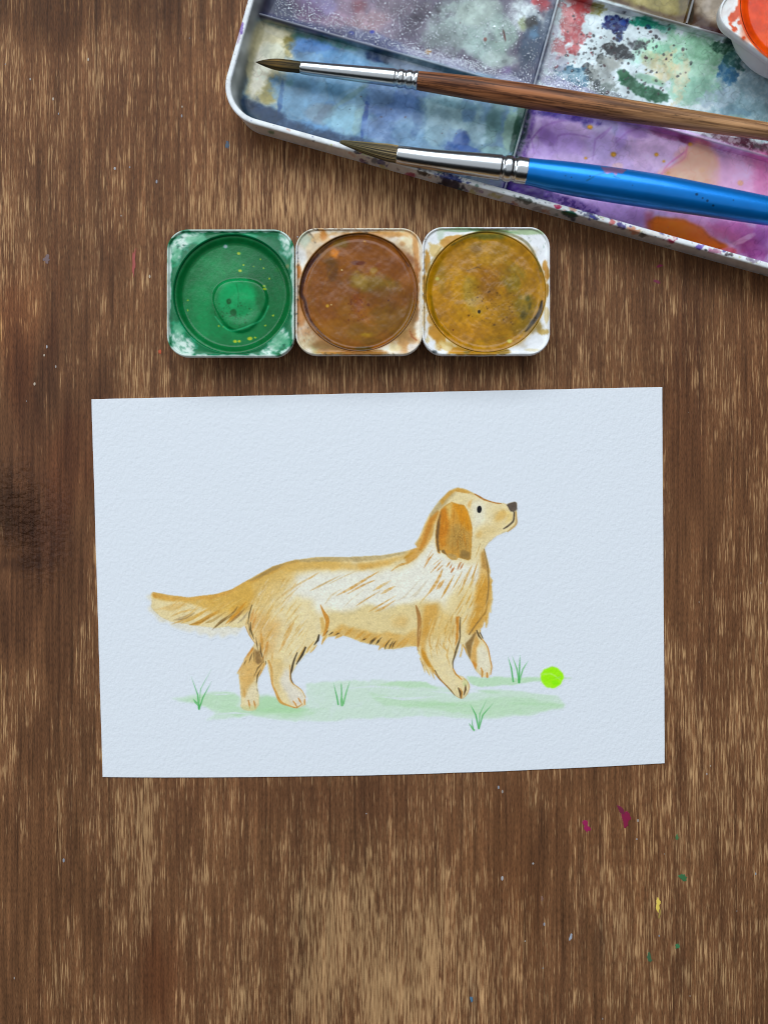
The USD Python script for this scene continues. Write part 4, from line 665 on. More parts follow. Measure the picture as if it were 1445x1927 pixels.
DOG = np.concatenate([
    zA([(95, 165), (120, 155), (300, 190), (530, 215), (850, 180), (1050, 120), (1250, 5)]),
    zB([(180, 400), (350, 300), (580, 175), (850, 100), (1150, 55)]), zD([(300, 122), (500, 120), (900, 100), (1200, 50), (1350, 0)]),
    zG([(0, 850), (60, 765), (130, 600), (190, 470), (320, 285), (450, 160), (520, 126), (560, 118), (620, 125), (680, 150), (790, 205), (900, 268), (1040, 310), (1150, 322), (1200, 335), (1225, 322), (1300, 305), (1325, 325), (1322, 400), (1325, 450), (1318, 530), (1305, 612), (1200, 690), (1060, 745), (960, 830), (905, 905)]),
    zE([(1240, 215), (1290, 395), (1315, 490), (1300, 560), (1350, 630), (1328, 680), (1350, 905), (1325, 1000), (1330, 1095), (1295, 1080), (1280, 1240), (1252, 1295), (1235, 1190), (1195, 1300), (1170, 1320)]),
    zF([(1160, 260), (1190, 330), (1270, 470), (1310, 640), (1332, 760), (1305, 880), (1275, 918), (1190, 925), (1090, 832), (1040, 720), (960, 590), (900, 455), (850, 605), (868, 420), (850, 410), (812, 540), (744, 680), (745, 790), (800, 880), (900, 915), (970, 990), (992, 1070), (955, 1180), (870, 1242), (780, 1200), (690, 1110), (560, 965), (470, 880), (440, 840), (465, 960), (400, 820), (390, 900), (330, 800), (318, 860), (262, 700), (245, 600), (215, 560), (205, 470)]),
    zD([(1330, 1222), (1200, 1235), (1045, 1262), (1000, 1255), (940, 1262), (920, 1235), (868, 1272), (890, 1220), (780, 1200), (650, 1172), (500, 1110), (430, 1092), (330, 1130), (350, 1100), (250, 1105), (165, 1200), (180, 1120), (150, 1080)]),
    zC([(1240, 150), (1180, 270), (1110, 355), (1110, 320), (1040, 380), (930, 510), (880, 600), (855, 640), (858, 740), (915, 800), (1000, 860), (1045, 950), (1050, 1062), (1000, 1085), (930, 1106), (830, 1085), (700, 1020), (640, 900), (590, 770), (545, 600), (522, 480), (490, 560), (420, 670), (400, 720), (396, 820), (412, 920), (418, 1060), (365, 1130), (280, 1140), (200, 1120), (165, 1080), (170, 950), (150, 780), (138, 650), (110, 635), (155, 560), (205, 480), (210, 440), (330, 265), (355, 210)]),
    zA([(1250, 650), (1205, 560), (1195, 550)]),
    zA([(1150, 575), (1000, 560), (850, 580), (700, 560), (560, 540), (420, 520), (320, 500), (210, 450), (130, 380), (90, 330), (100, 260), (85, 200)]),
])
TAIL = zA([(60, 170), (120, 140), (530, 200), (1050, 110), (1160, 90), (1250, 290), (1200, 560), (1000, 720), (600, 700), (300, 600), (0, 400)])
EAR = zG([(480, 305), (560, 335), (640, 350), (690, 430), (720, 540), (748, 660), (742, 800), (730, 1045), (690, 1062), (620, 1045), (560, 1025), (545, 1055), (480, 1055), (430, 1020), (410, 990), (350, 960), (345, 930), (325, 940), (338, 975), (300, 965), (278, 860), (268, 720), (290, 560), (340, 410), (400, 350)])
NOSE = zG([(1192, 348), (1222, 328), (1298, 303), (1325, 325), (1328, 400), (1300, 425), (1278, 437), (1240, 428)])
NEARHIND = zC([(520, 360), (700, 330), (900, 430), (940, 520), (860, 640), (860, 740), (1010, 850), (1060, 950), (1060, 1080), (930, 1120), (690, 1030), (560, 700), (505, 480)])
FARHIND = zC([(340, 200), (420, 380), (520, 480), (410, 680), (400, 820), (425, 1060), (365, 1145), (180, 1140), (150, 950), (95, 640)])
NEARFORE = zF([(200, 440), (440, 250), (640, 260), (800, 300), (862, 400), (760, 690), (760, 790), (900, 900), (1000, 1000), (1000, 1080), (960, 1190), (870, 1255), (690, 1120), (430, 850), (240, 700)])
FARFORE = zF([(1110, 190), (1200, 320), (1290, 460), (1345, 760), (1290, 935), (1170, 940), (1080, 840), (990, 680), (910, 470), (1000, 330)])

def grass_wash():
    g = Pigment(165, 720, 1260, 1475, PAPER, 31)
    L1, L2, L3 = (194, 218, 200), (180, 214, 180), (164, 208, 160)
    g.poly([(322, 1316), (400, 1302), (440, 1302), (452, 1318), (470, 1330), (490, 1322), (500, 1310), (516, 1312), (530, 1322), (560, 1330), (580, 1318), (575, 1288), (640, 1282), (720, 1280), (790, 1288), (850, 1296), (880, 1304), (960, 1300), (1050, 1310), (1064, 1328), (1000, 1346), (900, 1354), (800, 1348), (700, 1352), (600, 1358), (520, 1354), (470, 1348), (390, 1356), (405, 1342), (385, 1330), (360, 1322)], L1, .85, 1.6, 2.5, tone=.3)
    g.poly([(330, 1318), (400, 1306), (436, 1304), (452, 1312), (440, 1330), (470, 1340), (520, 1330), (560, 1334), (600, 1340), (560, 1352), (480, 1344), (440, 1348), (388, 1330), (365, 1322)], L2, .8, 2.2, 3, tone=.4)
    g.poly([(484, 1312), (505, 1308), (525, 1316), (548, 1330), (585, 1334), (560, 1342), (500, 1340), (470, 1340)], L3, .75, 3, 3)
    g.poly([(710, 1288), (760, 1282), (800, 1284), (828, 1296), (790, 1294), (740, 1292)], L2, .9, 1.1, 2)
    g.poly([(690, 1304), (780, 1318), (850, 1322), (880, 1320), (940, 1312), (1000, 1312), (1060, 1326), (1058, 1332), (1000, 1342), (920, 1350), (820, 1336), (720, 1326)], L2, .8, 2.2, 3, tone=.35)
    g.poly([(880, 1274), (960, 1276), (1020, 1275), (1082, 1276), (1020, 1282), (960, 1290), (900, 1292), (884, 1286)], L2, .92, 1.2, 2)
    g.poly([(890, 1298), (960, 1300), (1046, 1310), (1030, 1318), (930, 1308)], L1, .8, 1.5, 2)
    for pts in ([(395, 1298), (420, 1299), (450, 1300)], [(500, 1291), (560, 1290)]): g.stroke(pts, [3], PAPER, .5)
    for pts, w in [([(400, 1308), (440, 1306)], 1.5), ([(400, 1345), (440, 1342), (470, 1344)], 2), ([(700, 1310), (760, 1316), (830, 1310)], 3), ([(800, 1300), (860, 1306), (880, 1308)], 2.5), ([(640, 1297), (700, 1292), (800, 1300)], 2), ([(920, 1294), (1000, 1290), (1040, 1296)], 4), ([(1000, 1304), (1064, 1308)], 1.5)]:
        g.stroke(pts, [.3, w, .4], PAPER, .8, .3, 1.2)
    for pts, w in [([(420, 1330), (520, 1338), (620, 1334)], 4), ([(720, 1326), (800, 1328), (880, 1322)], 2.5), ([(900, 1300), (940, 1304)], 3), ([(960, 1324), (1060, 1327)], 3), ([(780, 1322), (900, 1330)], 3)]:
        g.stroke(pts, [.5, w, .5], L3, .45, .2, 3)
    return g
def tufts(g):
    """each tuft's cells, so that it can be a part of its own"""
    A, B_ = (104, 182, 112), (74, 168, 88); out = []
    k = Z(260, 1020, 3.6125); k2 = Z(780, 1100, 4.516)
    for blades in [[([(412, 1128), (405, 1040), (360, 915)], 1.5), ([(412, 1128), (425, 1000), (495, 868)], 1.1), ([(415, 1135), (440, 1060), (498, 950)], 1.5), ([(412, 1110), (390, 1090), (374, 1066)], 2.4), ([(414, 1136), (412, 1100)], 2.0)],
                   [([(1360, 1105), (1350, 1050), (1328, 960)], 1.5), ([(1386, 1108), (1380, 1040)], 3.0), ([(1382, 1040), (1382, 960)], 1.2), ([(1396, 1100), (1415, 1020), (1440, 945)], 1.6), ([(1386, 1050), (1376, 960)], .7)]]:
        out.append([(k(p), w) for p, w in blades])
    for blades in [[([(838, 825), (822, 710), (795, 620)], 1.6), ([(888, 832), (870, 720), (830, 610)], 1.7), ([(888, 832), (892, 700), (896, 600)], 1.6), ([(890, 825), (920, 720), (965, 650)], 1.5), ([(888, 832), (886, 780)], 2.2)],
                   [([(545, 1225), (520, 1110), (475, 1022)], 1.7), ([(545, 1225), (555, 1100), (612, 980)], 1.3), ([(548, 1222), (580, 1110), (668, 1010)], 1.4), ([(505, 1240), (485, 1215), (462, 1180)], 1.8), ([(500, 1235), (490, 1190), (488, 1140)], 1.0)]]:
        out.append([(k2(p), w) for p, w in blades])
    masks = []
    for bl in out:
        was = g.a.copy(); g.a[:] = 0
        for i, (p, w) in enumerate(bl): g.stroke(p, [w, w * .9, .35], A if i % 2 else B_, .9, .1, .8)
        masks.append(g.a > .06); g.a = np.maximum(was, g.a)
    return masks

def paint_dog(d):
    rng = np.random.default_rng(44)
    d.a[:] = 0
    # faint outer wash under the tail
    d.poly(zA([(1190, 545), (1090, 680), (1040, 650), (930, 690), (880, 640), (790, 705), (745, 650), (660, 665), (610, 600), (540, 630), (430, 600), (340, 560), (300, 500), (190, 510), (140, 430), (60, 375), (50, 330), (110, 290), (80, 250), (30, 210), (50, 175), (200, 200), (800, 300), (1200, 400)]), (216, 213, 196), .85, 2.4, 2, tone=.3)
    d.poly(DOG, CR, .95, .75, .5, tone=.12, edge=.25)
    body = d.a.copy(); B = np.clip(ndi.gaussian_filter(body, .6) * 1.05, 0, 1)
    o = dict(only=B)
    # pale unpainted flank, chest ruff and paws
    pale = (224, 225, 216)
    d.poly([(560, 1082), (620, 1074), (700, 1076), (770, 1066), (800, 1040), (818, 1012), (828, 1040), (850, 1056), (900, 1062), (905, 1090), (860, 1110), (840, 1140), (800, 1128), (775, 1135), (720, 1150), (690, 1140), (650, 1152), (620, 1150), (612, 1140), (600, 1160), (590, 1130), (560, 1120), (545, 1130), (530, 1140), (545, 1110)], pale, .92, 5, 6, **o)
    d.poly([(884, 945), (905, 940), (915, 960), (912, 985), (895, 995), (885, 1010), (888, 980)], (222, 220, 202), .8, 5, 3, **o)
    d.poly(zC([(760, 560), (850, 640), (860, 760), (1000, 880), (1040, 1000), (980, 1080), (860, 1060), (780, 900), (700, 700)]), (214, 212, 206), .75, 3, 3, **o)
    d.poly(zF([(1110, 500), (1180, 400), (1270, 560), (1310, 760), (1270, 900), (1110, 760)]), (220, 216, 196), .8, 2.5, 2, **o)
    d.poly(zC([(270, 840), (390, 800), (400, 980), (380, 1040), (230, 1060), (220, 940)]), (220, 210, 178), .7, 3, 2, **o)
    # warm washes
    def w(z, pts, c, a, s_=4, wob=5, **k): d.poly(z(pts) if z else pts, c, a, s_, wob, **{**o, **k})
    w(zB, [(-300, 560), (0, 490), (180, 400), (350, 300), (580, 175), (850, 110), (1150, 60), (1500, 70), (1500, 180), (1100, 200), (900, 230), (700, 350), (560, 420), (480, 560), (330, 640), (280, 740), (0, 820), (-250, 800)], OC, .85, 5, tone=.25)
    w(zB, [(330, 430), (560, 330), (800, 260), (900, 330), (700, 520), (560, 700), (500, 900), (400, 1000), (300, 900), (330, 640)], (210, 180, 112), .75, 7, tone=.35)
    w(zB, [(280, 760), (520, 820), (700, 860), (640, 1100), (600, 1300), (400, 1340), (340, 1150), (240, 980)], (206, 164, 96), .7, 7, tone=.4)
    w(zB, [(0, 530), (300, 420), (330, 640), (220, 760), (0, 800)], (204, 158, 66), .75, 5, tone=.3)
    w(zB, [(0, 470), (180, 390), (350, 300), (580, 170), (850, 95), (1000, 100), (860, 150), (600, 250), (380, 350), (200, 430), (0, 530)], (196, 148, 64), .75, 1.6, 2)
    w(zB, [(200, 400), (400, 285), (600, 165), (850, 95), (930, 110), (700, 175), (580, 240), (400, 330)], (158, 130, 76), .8, 1.0, 1.5)
    w(zD, [(-200, 60), (0, 150), (140, 120), (500, 118), (900, 98), (1200, 48), (1220, 70), (900, 150), (700, 175), (450, 180), (0, 186), (-250, 150)], (172, 152, 106), .85, 1.0, 1.5, grain=.3)
    w(zD, [(-300, 190), (0, 190), (300, 195), (600, 200), (900, 160), (1100, 110), (1330, 20), (1350, 60), (1150, 160), (900, 250), (600, 295), (350, 270), (0, 270), (-300, 270)], (208, 170, 92), .8, 2.4, 3, tone=.25)
    w(zD, [(600, 200), (820, 200), (1000, 165), (1000, 210), (800, 250), (640, 270)], (198, 148, 62), .5, 2.4, 2)
    # neck
    w(zG, [(0, 880), (60, 790), (130, 620), (200, 490), (330, 400), (320, 460), (250, 640), (220, 760), (120, 930), (30, 1030), (-100, 1110), (-140, 1030)], (200, 148, 66), .85, 1.6, 2, tone=.3)
    w(zG, [(200, 520), (300, 410), (310, 440), (240, 600), (160, 800), (90, 940), (60, 930), (110, 780)], OR, .8, 1.2, 1.5)
    w(zG, [(190, 460), (320, 285), (450, 165), (540, 190), (430, 300), (330, 400), (250, 470), (200, 520)], (170, 150, 104), .7, 1.6, 1)
    d.stroke(zG([(5, 850), (62, 768), (132, 602), (195, 470)]), [1.2, 1.6, 1], (216, 198, 150), .9, **o)
    # head
    w(zG, [(330, 290), (450, 165), (560, 120), (690, 155), (790, 215), (720, 200), (600, 180), (520, 170), (420, 270), (350, 350)], (196, 146, 60), .85, 1.3, 1, tone=.2)
    d.stroke(zG([(780, 205), (840, 240), (900, 275), (960, 295), (1040, 318), (1120, 328)]), [1, 1.8, 1.8, 1.2, 1.2, .8], (166, 104, 40), .9, .2)
    d.stroke(zG([(540, 160), (620, 180), (700, 190)]), [1, 1.6, 1], (192, 140, 60), .7, .5)
    w(zG, [(700, 300), (750, 260), (730, 330), (715, 400), (680, 360)], (208, 164, 92), .8, 1.2, 1)
    w(zG, [(1040, 420), (1150, 390), (1200, 440), (1180, 520), (1080, 580), (1010, 560), (1020, 480)], (208, 168, 88), .75, 3, 4, tone=.5)
    w(zG, [(1200, 420), (1275, 450), (1260, 540), (1180, 590), (1190, 500)], (218, 188, 110), .7, 2, 2)
    w(zG, [(790, 720), (860, 650), (1000, 590), (1140, 560), (1130, 660), (960, 760), (860, 800)], (212, 190, 134), .75, 4, 4, tone=.4)
    w(zG, [(800, 720), (870, 670), (890, 720), (850, 780), (800, 775)], (206, 170, 100), .7, 2, 2)
    w(zG, [(960, 830), (1060, 750), (1200, 690), (1290, 620), (1300, 640), (1160, 745), (1040, 820), (930, 920), (905, 905)], (186, 172, 140), .8, 1.1, 1)
    d.stroke(zG([(1310, 440), (1318, 530), (1300, 610), (1205, 690)]), [1.6, 2, 2, 1.2], (186, 150, 88), .8)
    d.stroke(zG([(1150, 655), (1200, 625), (1265, 570), (1285, 520), (1290, 440)]), [1, 1.7, 1.8, 1.6, 1.4], (76, 66, 54), .95, .1)
    # ear
    d.poly(EAR, (202, 146, 56), .97, .8, .6, tone=.2, edge=.3)
    EARM = np.zeros_like(d.a); t0 = d.a.copy(); d.a[:] = 0; c0 = d.c.copy(); d.poly(EAR, OC, 1, .8); EARM = d.a.copy(); d.c = c0; d.a = np.maximum(t0, d.a)
    e = dict(only=EARM)
    d.poly(zG([(500, 310), (640, 350), (720, 540), (745, 660), (680, 700), (600, 560), (540, 420)]), (206, 136, 28), .8, 2, 3, tone=.3, **e)
    d.poly(zG([(340, 400), (420, 380), (440, 600), (400, 860), (330, 900), (310, 700)]), (192, 118, 30), .85, 2, 3, tone=.3, **e)
    d.poly(zG([(400, 340), (490, 305), (480, 420), (450, 560), (420, 420)]), (214, 182, 104), .85, 1.6, 2, **e)
    d.poly(zG([(440, 660), (560, 600), (700, 720), (730, 900), (700, 1040), (560, 1000), (460, 960), (430, 800)]), (178, 142, 74), .75, 4, 4, tone=.5, **e)
    d.poly(zG([(600, 940), (640, 920), (730, 960), (730, 1045), (690, 1062), (620, 1045), (570, 1020)]), (140, 112, 62), .85, 1.4, 2, **e)
    d.poly(zG([(430, 960), (540, 990), (560, 1020), (540, 1050), (480, 1052), (430, 1010)]), (176, 150, 96), .8, 1.4, 2, **e)
    d.poly(zG([(275, 700), (295, 560), (345, 420), (330, 560), (320, 700), (310, 800), (330, 960), (300, 960), (278, 850)]), (112, 84, 50), .95, 1.0, .6, **e)
    d.poly(zG([(345, 930), (380, 925), (425, 990), (410, 1000), (355, 960)]), (120, 96, 60), .9, .8, .6, **e)
    for _ in range(46):
        x = rng.uniform(330, 720); y = rng.uniform(350, 800); l = rng.uniform(80, 260); c = [(188, 112, 22), (214, 176, 92), (170, 112, 40), (222, 160, 56)][rng.integers(4)]
        d.stroke(zG([(x, y), (x + rng.normal(0, 14) + .06 * (x - 520), y + l)]), [.3, rng.uniform(.5, 1.2), .2], c, .5, .2, .9, **e)
    sl = (slice(0, d.h), slice(0, d.w)); speck = sstep(.58, .7, np.random.default_rng(3).random((d.h, d.w))) * np.exp(-(((np.arange(d.w) + d.x0 - 866) / 17.) ** 2))[None] * np.exp(-(((np.arange(d.h) + d.y0 - 1013) / 26.) ** 2))[:, None] * EARM
    d.lay(sl, speck * .45, (104, 76, 34))
    d.poly(NOSE, (84, 74, 66), .97, .8, .6, tone=.35); d.blob(968, 958, 5, 4, (104, 94, 84), .5, 0, .6, .4, 3)
    d.blob(901.8, 958.6, 4.7, 7.2, (26, 26, 30), .99, 4, .16, .03, 3)
    # chest
    w(zE, [(1220, 180), (1260, 380), (1300, 480), (1345, 640), (1345, 900), (1300, 1080), (1270, 1240), (1180, 1300), (1060, 1420), (960, 1380), (1040, 1100), (1090, 800), (1150, 560), (1180, 400), (1190, 230)], (202, 154, 70), .85, 3, 3, tone=.3)
    w(zE, [(1120, 760), (1230, 560), (1290, 700), (1270, 1000), (1180, 1200), (1060, 1340), (1000, 1300), (1090, 1050)], (196, 140, 46), .65, 3, 3, tone=.4)
    d.stroke(zE([(1225, 180), (1265, 380), (1285, 560), (1285, 760), (1260, 960), (1235, 1090), (1130, 1230), (1010, 1400)]), [1.2, 2.2, 1.8, 1.5, 2, 1.6, 1.6, 1.4], (136, 106, 58), .85, .15, **o)
    w(zE, [(1180, 240), (1225, 190), (1250, 380), (1270, 500), (1200, 440)], (172, 132, 70), .8, 1.2, 1)
    w(zE, [(240, 980), (420, 980), (560, 930), (640, 1100), (820, 1120), (900, 1250), (800, 1440), (300, 1440), (320, 1150)], (208, 176, 104), .8, 6, 6, tone=.35)
    w(zE, [(390, 1000), (540, 950), (560, 1080), (470, 1300), (420, 1440), (330, 1440), (340, 1200)], (200, 152, 68), .8, 3, 3, tone=.3)
    w(zE, [(640, 880), (980, 700), (1080, 700), (1000, 1100), (860, 1200), (680, 1100)], (218, 200, 148), .8, 6, 5, tone=.3)
    # belly
    w(zD, [(250, 820), (420, 830), (560, 780), (780, 710), (900, 760), (1150, 700), (1340, 720), (1390, 860), (1390, 1215), (1200, 1230), (1040, 1255), (860, 1210), (650, 1165), (430, 1085), (230, 1080), (240, 950)], (214, 196, 142), .85, 3, 5, tone=.3, edge=.15)
    w(zD, [(1000, 900), (1150, 820), (1250, 900), (1200, 1000), (1050, 1000)], (206, 172, 104), .7, 4, 4, tone=.4)
    w(zD, [(260, 1040), (400, 970), (560, 990), (780, 1050), (960, 1060), (1200, 1080), (1330, 1000), (1390, 1210), (1040, 1255), (860, 1212), (650, 1168), (430, 1088), (250, 1100)], (204, 160, 80), .75, 2.5, 3, tone=.35)
    for x0, x1, y in [(300, 420, 1050), (440, 560, 1040), (560, 690, 1090), (640, 780, 1110), (720, 900, 1130), (900, 1010, 1190), (1080, 1200, 1180), (1150, 1240, 1180), (1000, 1100, 1200)]:
        d.stroke(zD([(x0, y + 60), ((x0 + x1) / 2, y + 10), (x1, y - 50)]), [.6, 3.2, .8], (194, 142, 58), .65, .2, 1.2, **o)
    for a in [[(205, 1085), (228, 1050), (250, 1028)], [(255, 1085), (290, 1060), (312, 1044)], [(340, 1085), (366, 1066), (392, 1060)], [(670, 1150), (690, 1140), (715, 1130)], [(755, 1205), (780, 1160), (830, 1115)], [(775, 1200), (800, 1160), (845, 1118)], [(835, 1205), (860, 1160), (915, 1110)], [(850, 1190), (885, 1150)], [(945, 1262), (960, 1210), (1028, 1125)], [(998, 1255), (1018, 1210), (1050, 1160)], [(1035, 1250), (1052, 1200), (1080, 1160)]]:
        d.stroke(zD(a), [.5, 1.25, .4], (66, 56, 40), .9, .1, .7)
    for a in [[(868, 1272), (890, 1235), (920, 1200)], [(330, 1130), (360, 1110), (410, 1090)], [(165, 1200), (185, 1150), (220, 1090)]]:
        d.stroke(zD(a), [.5, 2.2, 2], (204, 166, 96), .85)
    d.stroke(zD([(152, 712), (185, 790), (222, 860), (238, 930), (215, 1030), (190, 1090)]), [.6, 2.4, 4.2, 3.6, 3.0, 1.6], (194, 132, 48), .95, .05)
    w(zD, [(145, 880), (180, 860), (215, 960), (200, 1050), (160, 1060)], (206, 168, 92), .85, 1.2, 1)
    d.stroke(zD([(1330, 720), (1355, 800), (1372, 900), (1368, 1080), (1352, 1270)]), [1, 3.2, 4.0, 3.8, 1.0], (160, 112, 56), .9, .1)
    # flank strokes
    for a, c, k in [([(20, 540), (180, 460), (400, 345)], (200, 176, 128), 1.6), ([(240, 460), (420, 370), (600, 290)], (206, 186, 140), 1.1), ([(345, 600), (520, 510), (700, 400), (870, 300)], (200, 152, 76), 2.4), ([(480, 580), (600, 510), (740, 440), (820, 410)], (198, 152, 84), 1.6), ([(440, 740), (540, 640), (680, 530)], (206, 190, 156), .8), ([(200, 710), (280, 600), (420, 510)], (208, 194, 160), 1.8), ([(590, 725), (720, 640), (890, 540)], (198, 154, 84), 1.3), ([(800, 540), (900, 480), (1020, 410)], (206, 172, 106), 2.4), ([(895, 580), (980, 530), (1075, 480)], (204, 160, 84), 2.4), ([(745, 800), (860, 730), (1080, 600)], (200, 152, 74), 1.5), ([(820, 800), (930, 750), (1080, 650)], (196, 144, 66), 2.0), ([(1080, 670), (1200, 610), (1380, 400)], (206, 192, 160), .8), ([(1020, 300), (1130, 220), (1250, 180), (1420, 40)], (198, 150, 74), 1.9), ([(1180, 140), (1300, 60)], (188, 140, 50), 2), ([(0, 400), (60, 360), (130, 315)], (204, 170, 110), 1.2), ([(980, 900), (1080, 820)], (204, 180, 120), 1), ([(1240, 640), (1360, 540), (1440, 440)], (208, 196, 166), 1.2)]:
        d.stroke(zD(a), [.5, k * 1.15, k, .6], c, .9, .4, .8)
    for a, c, k in [([(360, 450), (430, 330), (500, 240)], OR, 1.6), ([(385, 360), (480, 190)], OR, .6), ([(455, 520), (560, 410), (620, 340)], OR, 1.0), ([(500, 400), (600, 320)], OR, .6), ([(545, 495), (635, 405)], OR, 1.1), ([(680, 440), (740, 355)], OR, 1.3), ([(735, 460), (760, 390)], (178, 104, 42), 1.1), ([(745, 520), (800, 430)], (178, 104, 42), 1.6), ([(840, 480), (880, 380), (900, 365)], (178, 104, 42), 1.4), ([(880, 470), (930, 380)], (182, 110, 50), 1.2), ([(390, 855), (500, 720), (590, 560), (630, 460)], (204, 156, 82), 2.6), ([(540, 760), (640, 620)], (204, 156, 86), 2.6), ([(575, 755), (660, 610)], (200, 148, 70), 1.3), ([(605, 890), (690, 740), (800, 540)], (198, 148, 66), 2.0), ([(700, 700), (780, 590)], (190, 150, 90), .8), ([(790, 730), (850, 580)], (200, 164, 100), .7), ([(860, 600), (910, 490)], (196, 146, 76), .8), ([(910, 710), (980, 560), (1050, 410)], (202, 160, 90), 2.3), ([(1020, 740), (1080, 520), (1140, 330)], (198, 152, 76), 1.3), ([(1040, 600), (1110, 440)], (192, 140, 60), 1.0), ([(1100, 300), (1170, 100)], (190, 150, 80), .7), ([(300, 960), (420, 820)], (206, 180, 120), 1.4), ([(0, 920), (140, 800), (300, 620)], (206, 198, 176), .9), ([(160, 930), (300, 780), (430, 600)], (208, 200, 178), 1.6)]:
        d.stroke(zE(a), [.5, k * 1.15, k, .5], c, .92, .35, .8)
    for i in range(40):
        x = rng.uniform(900, 1290); y = rng.uniform(480, 1150); l = rng.uniform(120, 330); c = [(196, 142, 48), (220, 196, 134), (186, 132, 50), (210, 172, 92)][rng.integers(4)]
        lean = -.35 - .25 * (1290 - x) / 400
        d.stroke(zE([(x, y), (x + lean * l * .5, y + l * .55), (x + lean * l, y + l)]), [.4, rng.uniform(.8, 2.0), .3], c, .7, .3, .9, **o)
    # foreleg strokes
    for i in range(34):
        x = rng.uniform(270, 800); y = rng.uniform(-60, 420); l = rng.uniform(140, 420); c = [(196, 150, 70), (218, 196, 140), (190, 138, 58), (208, 172, 100)][rng.integers(4)]
        d.stroke(zF([(x, y), (x - l * .2 + max(0, y - 100) * .12, y + l * .55), (x - l * .25 + max(0, y - 50) * .35, y + l)]), [.4, rng.uniform(.8, 2.2), .3], c, .65, .25, .9, **o)
    w(zF, [(260, 200), (400, 120), (330, 420), (330, 640), (440, 820), (430, 830), (300, 690), (255, 500)], (200, 150, 66), .75, 2, 2, tone=.3)
    w(zF, [(260, 480), (330, 560), (400, 720), (480, 850), (440, 835), (320, 700), (270, 600)], (192, 134, 38), .85, 1.2, 1)
    w(zF, [(780, 0), (835, 0), (820, 340), (775, 450), (790, 200)], (194, 128, 44), .95, .9, .6)
    d.stroke(zF([(855, 20), (845, 180), (845, 330), (800, 480), (760, 620), (738, 700), (742, 790)]), [1, 1.6, 1.3, 2.0, 1.6, 1.3, .8], (92, 76, 48), .92, .12)
    d.stroke(zF([(742, 790), (780, 870), (870, 955)]), [1, 1.4, 1.0], (194, 132, 48), .9)
    d.stroke(zF([(470, 820), (520, 920), (600, 1010), (690, 1100), (770, 1200)]), [1, 1.7, 1.0, 1.4, .6], (112, 84, 44), .9, .15)
    d.stroke(zF([(430, 830), (560, 965), (700, 1110)]), [.8, 1.0, .6], (190, 134, 54), .8)
    d.stroke(zF([(822, 1085), (850, 1150), (862, 1235)]), [1.2, 2.2, 1.6], (92, 72, 44), .95); d.stroke(zF([(930, 1040), (930, 1110), (905, 1190)]), [1.2, 2.1, .8], (92, 72, 44), .95)
    d.stroke(zF([(850, 1090), (880, 1150), (870, 1230)]), [.8, 1.3, 1], (196, 134, 50), .85); d.stroke(zF([(905, 940), (965, 1000), (985, 1080), (950, 1180), (870, 1240), (790, 1205)]), [1, 1, 1, .9, .9, .6], (200, 160, 96), .8, .2)
    d.blob(*zF([(930, 1000)])[0], 5, 7, (186, 200, 140), .55, 20, .6, .4, 2)
    for a in [[(250, 640), (290, 740), (315, 855)], [(300, 700), (360, 840), (388, 900)], [(215, 480), (235, 560)], [(400, 780), (440, 900), (468, 958)], [(850, 605), (880, 500), (880, 440)], [(1180, 150), (1225, 20)], [(1240, 160), (1265, 0)]]:
        d.stroke(zF(a), [2.0, 1.3, .3], (206, 176, 116), .9, .2)
    d.stroke(zF([(262, 680), (300, 790)]), [.5, .8, .3], (136, 104, 60), .7)
    # far foreleg
    w(zF, [(1080, 230), (1100, 260), (1030, 420), (1020, 600), (1000, 680), (960, 560), (920, 420), (1000, 330)], (128, 98, 52), .9, 1.2, 1)
    w(zF, [(1090, 260), (1150, 380), (1100, 480), (1100, 700), (1080, 780), (1040, 740), (1010, 650), (1030, 480)], (206, 158, 82), .9, 1.2, 1.2)
    w(zF, [(1020, 660), (1100, 720), (1100, 760), (1080, 830), (1040, 740)], (194, 128, 48), .85, 1, 1)
    d.stroke(zF([(1100, 215), (1130, 290), (1170, 350)]), [1.2, 1.8, .8], (92, 74, 46), .95); d.stroke(zF([(1150, 250), (1190, 330)]), [1.2, 1], (80, 66, 44), .9)
    d.stroke(zF([(1170, 340), (1260, 460), (1300, 640), (1325, 760), (1310, 880)]), [.8, 1.2, 1.1, 1.1, .7], (194, 130, 50), .95, .1)
    d.stroke(zF([(1165, 780), (1185, 840), (1178, 915)]), [1, 2, 1.4], (196, 140, 66), .95); d.stroke(zF([(1255, 860), (1258, 915)]), [1.6, 2.2], (196, 134, 56), .95)
    d.stroke(zF([(890, 430), (930, 500), (950, 580)]), [1, 1.4, .6], (196, 148, 70), .8)
    # hindquarters fur
    for i in range(120):
        x = rng.uniform(300, 1050); y = rng.uniform(300, 1250)
        if (x - 650) ** 2 / 420 ** 2 + (y - 800) ** 2 / 560 ** 2 > 1: continue
        l = rng.uniform(90, 260); c = [(200, 158, 82), (222, 206, 158), (206, 170, 96), (194, 150, 72), (224, 216, 190)][rng.integers(5)]
        sl_ = .55 + .25 * (x - 300) / 700
        d.stroke(zB([(x, y), (x - sl_ * l * .55, y + l * .5), (x - sl_ * l * .95, y + l)]), [.4, rng.uniform(.6, 1.9), .3], c, .6, .35, 1.0, **o)
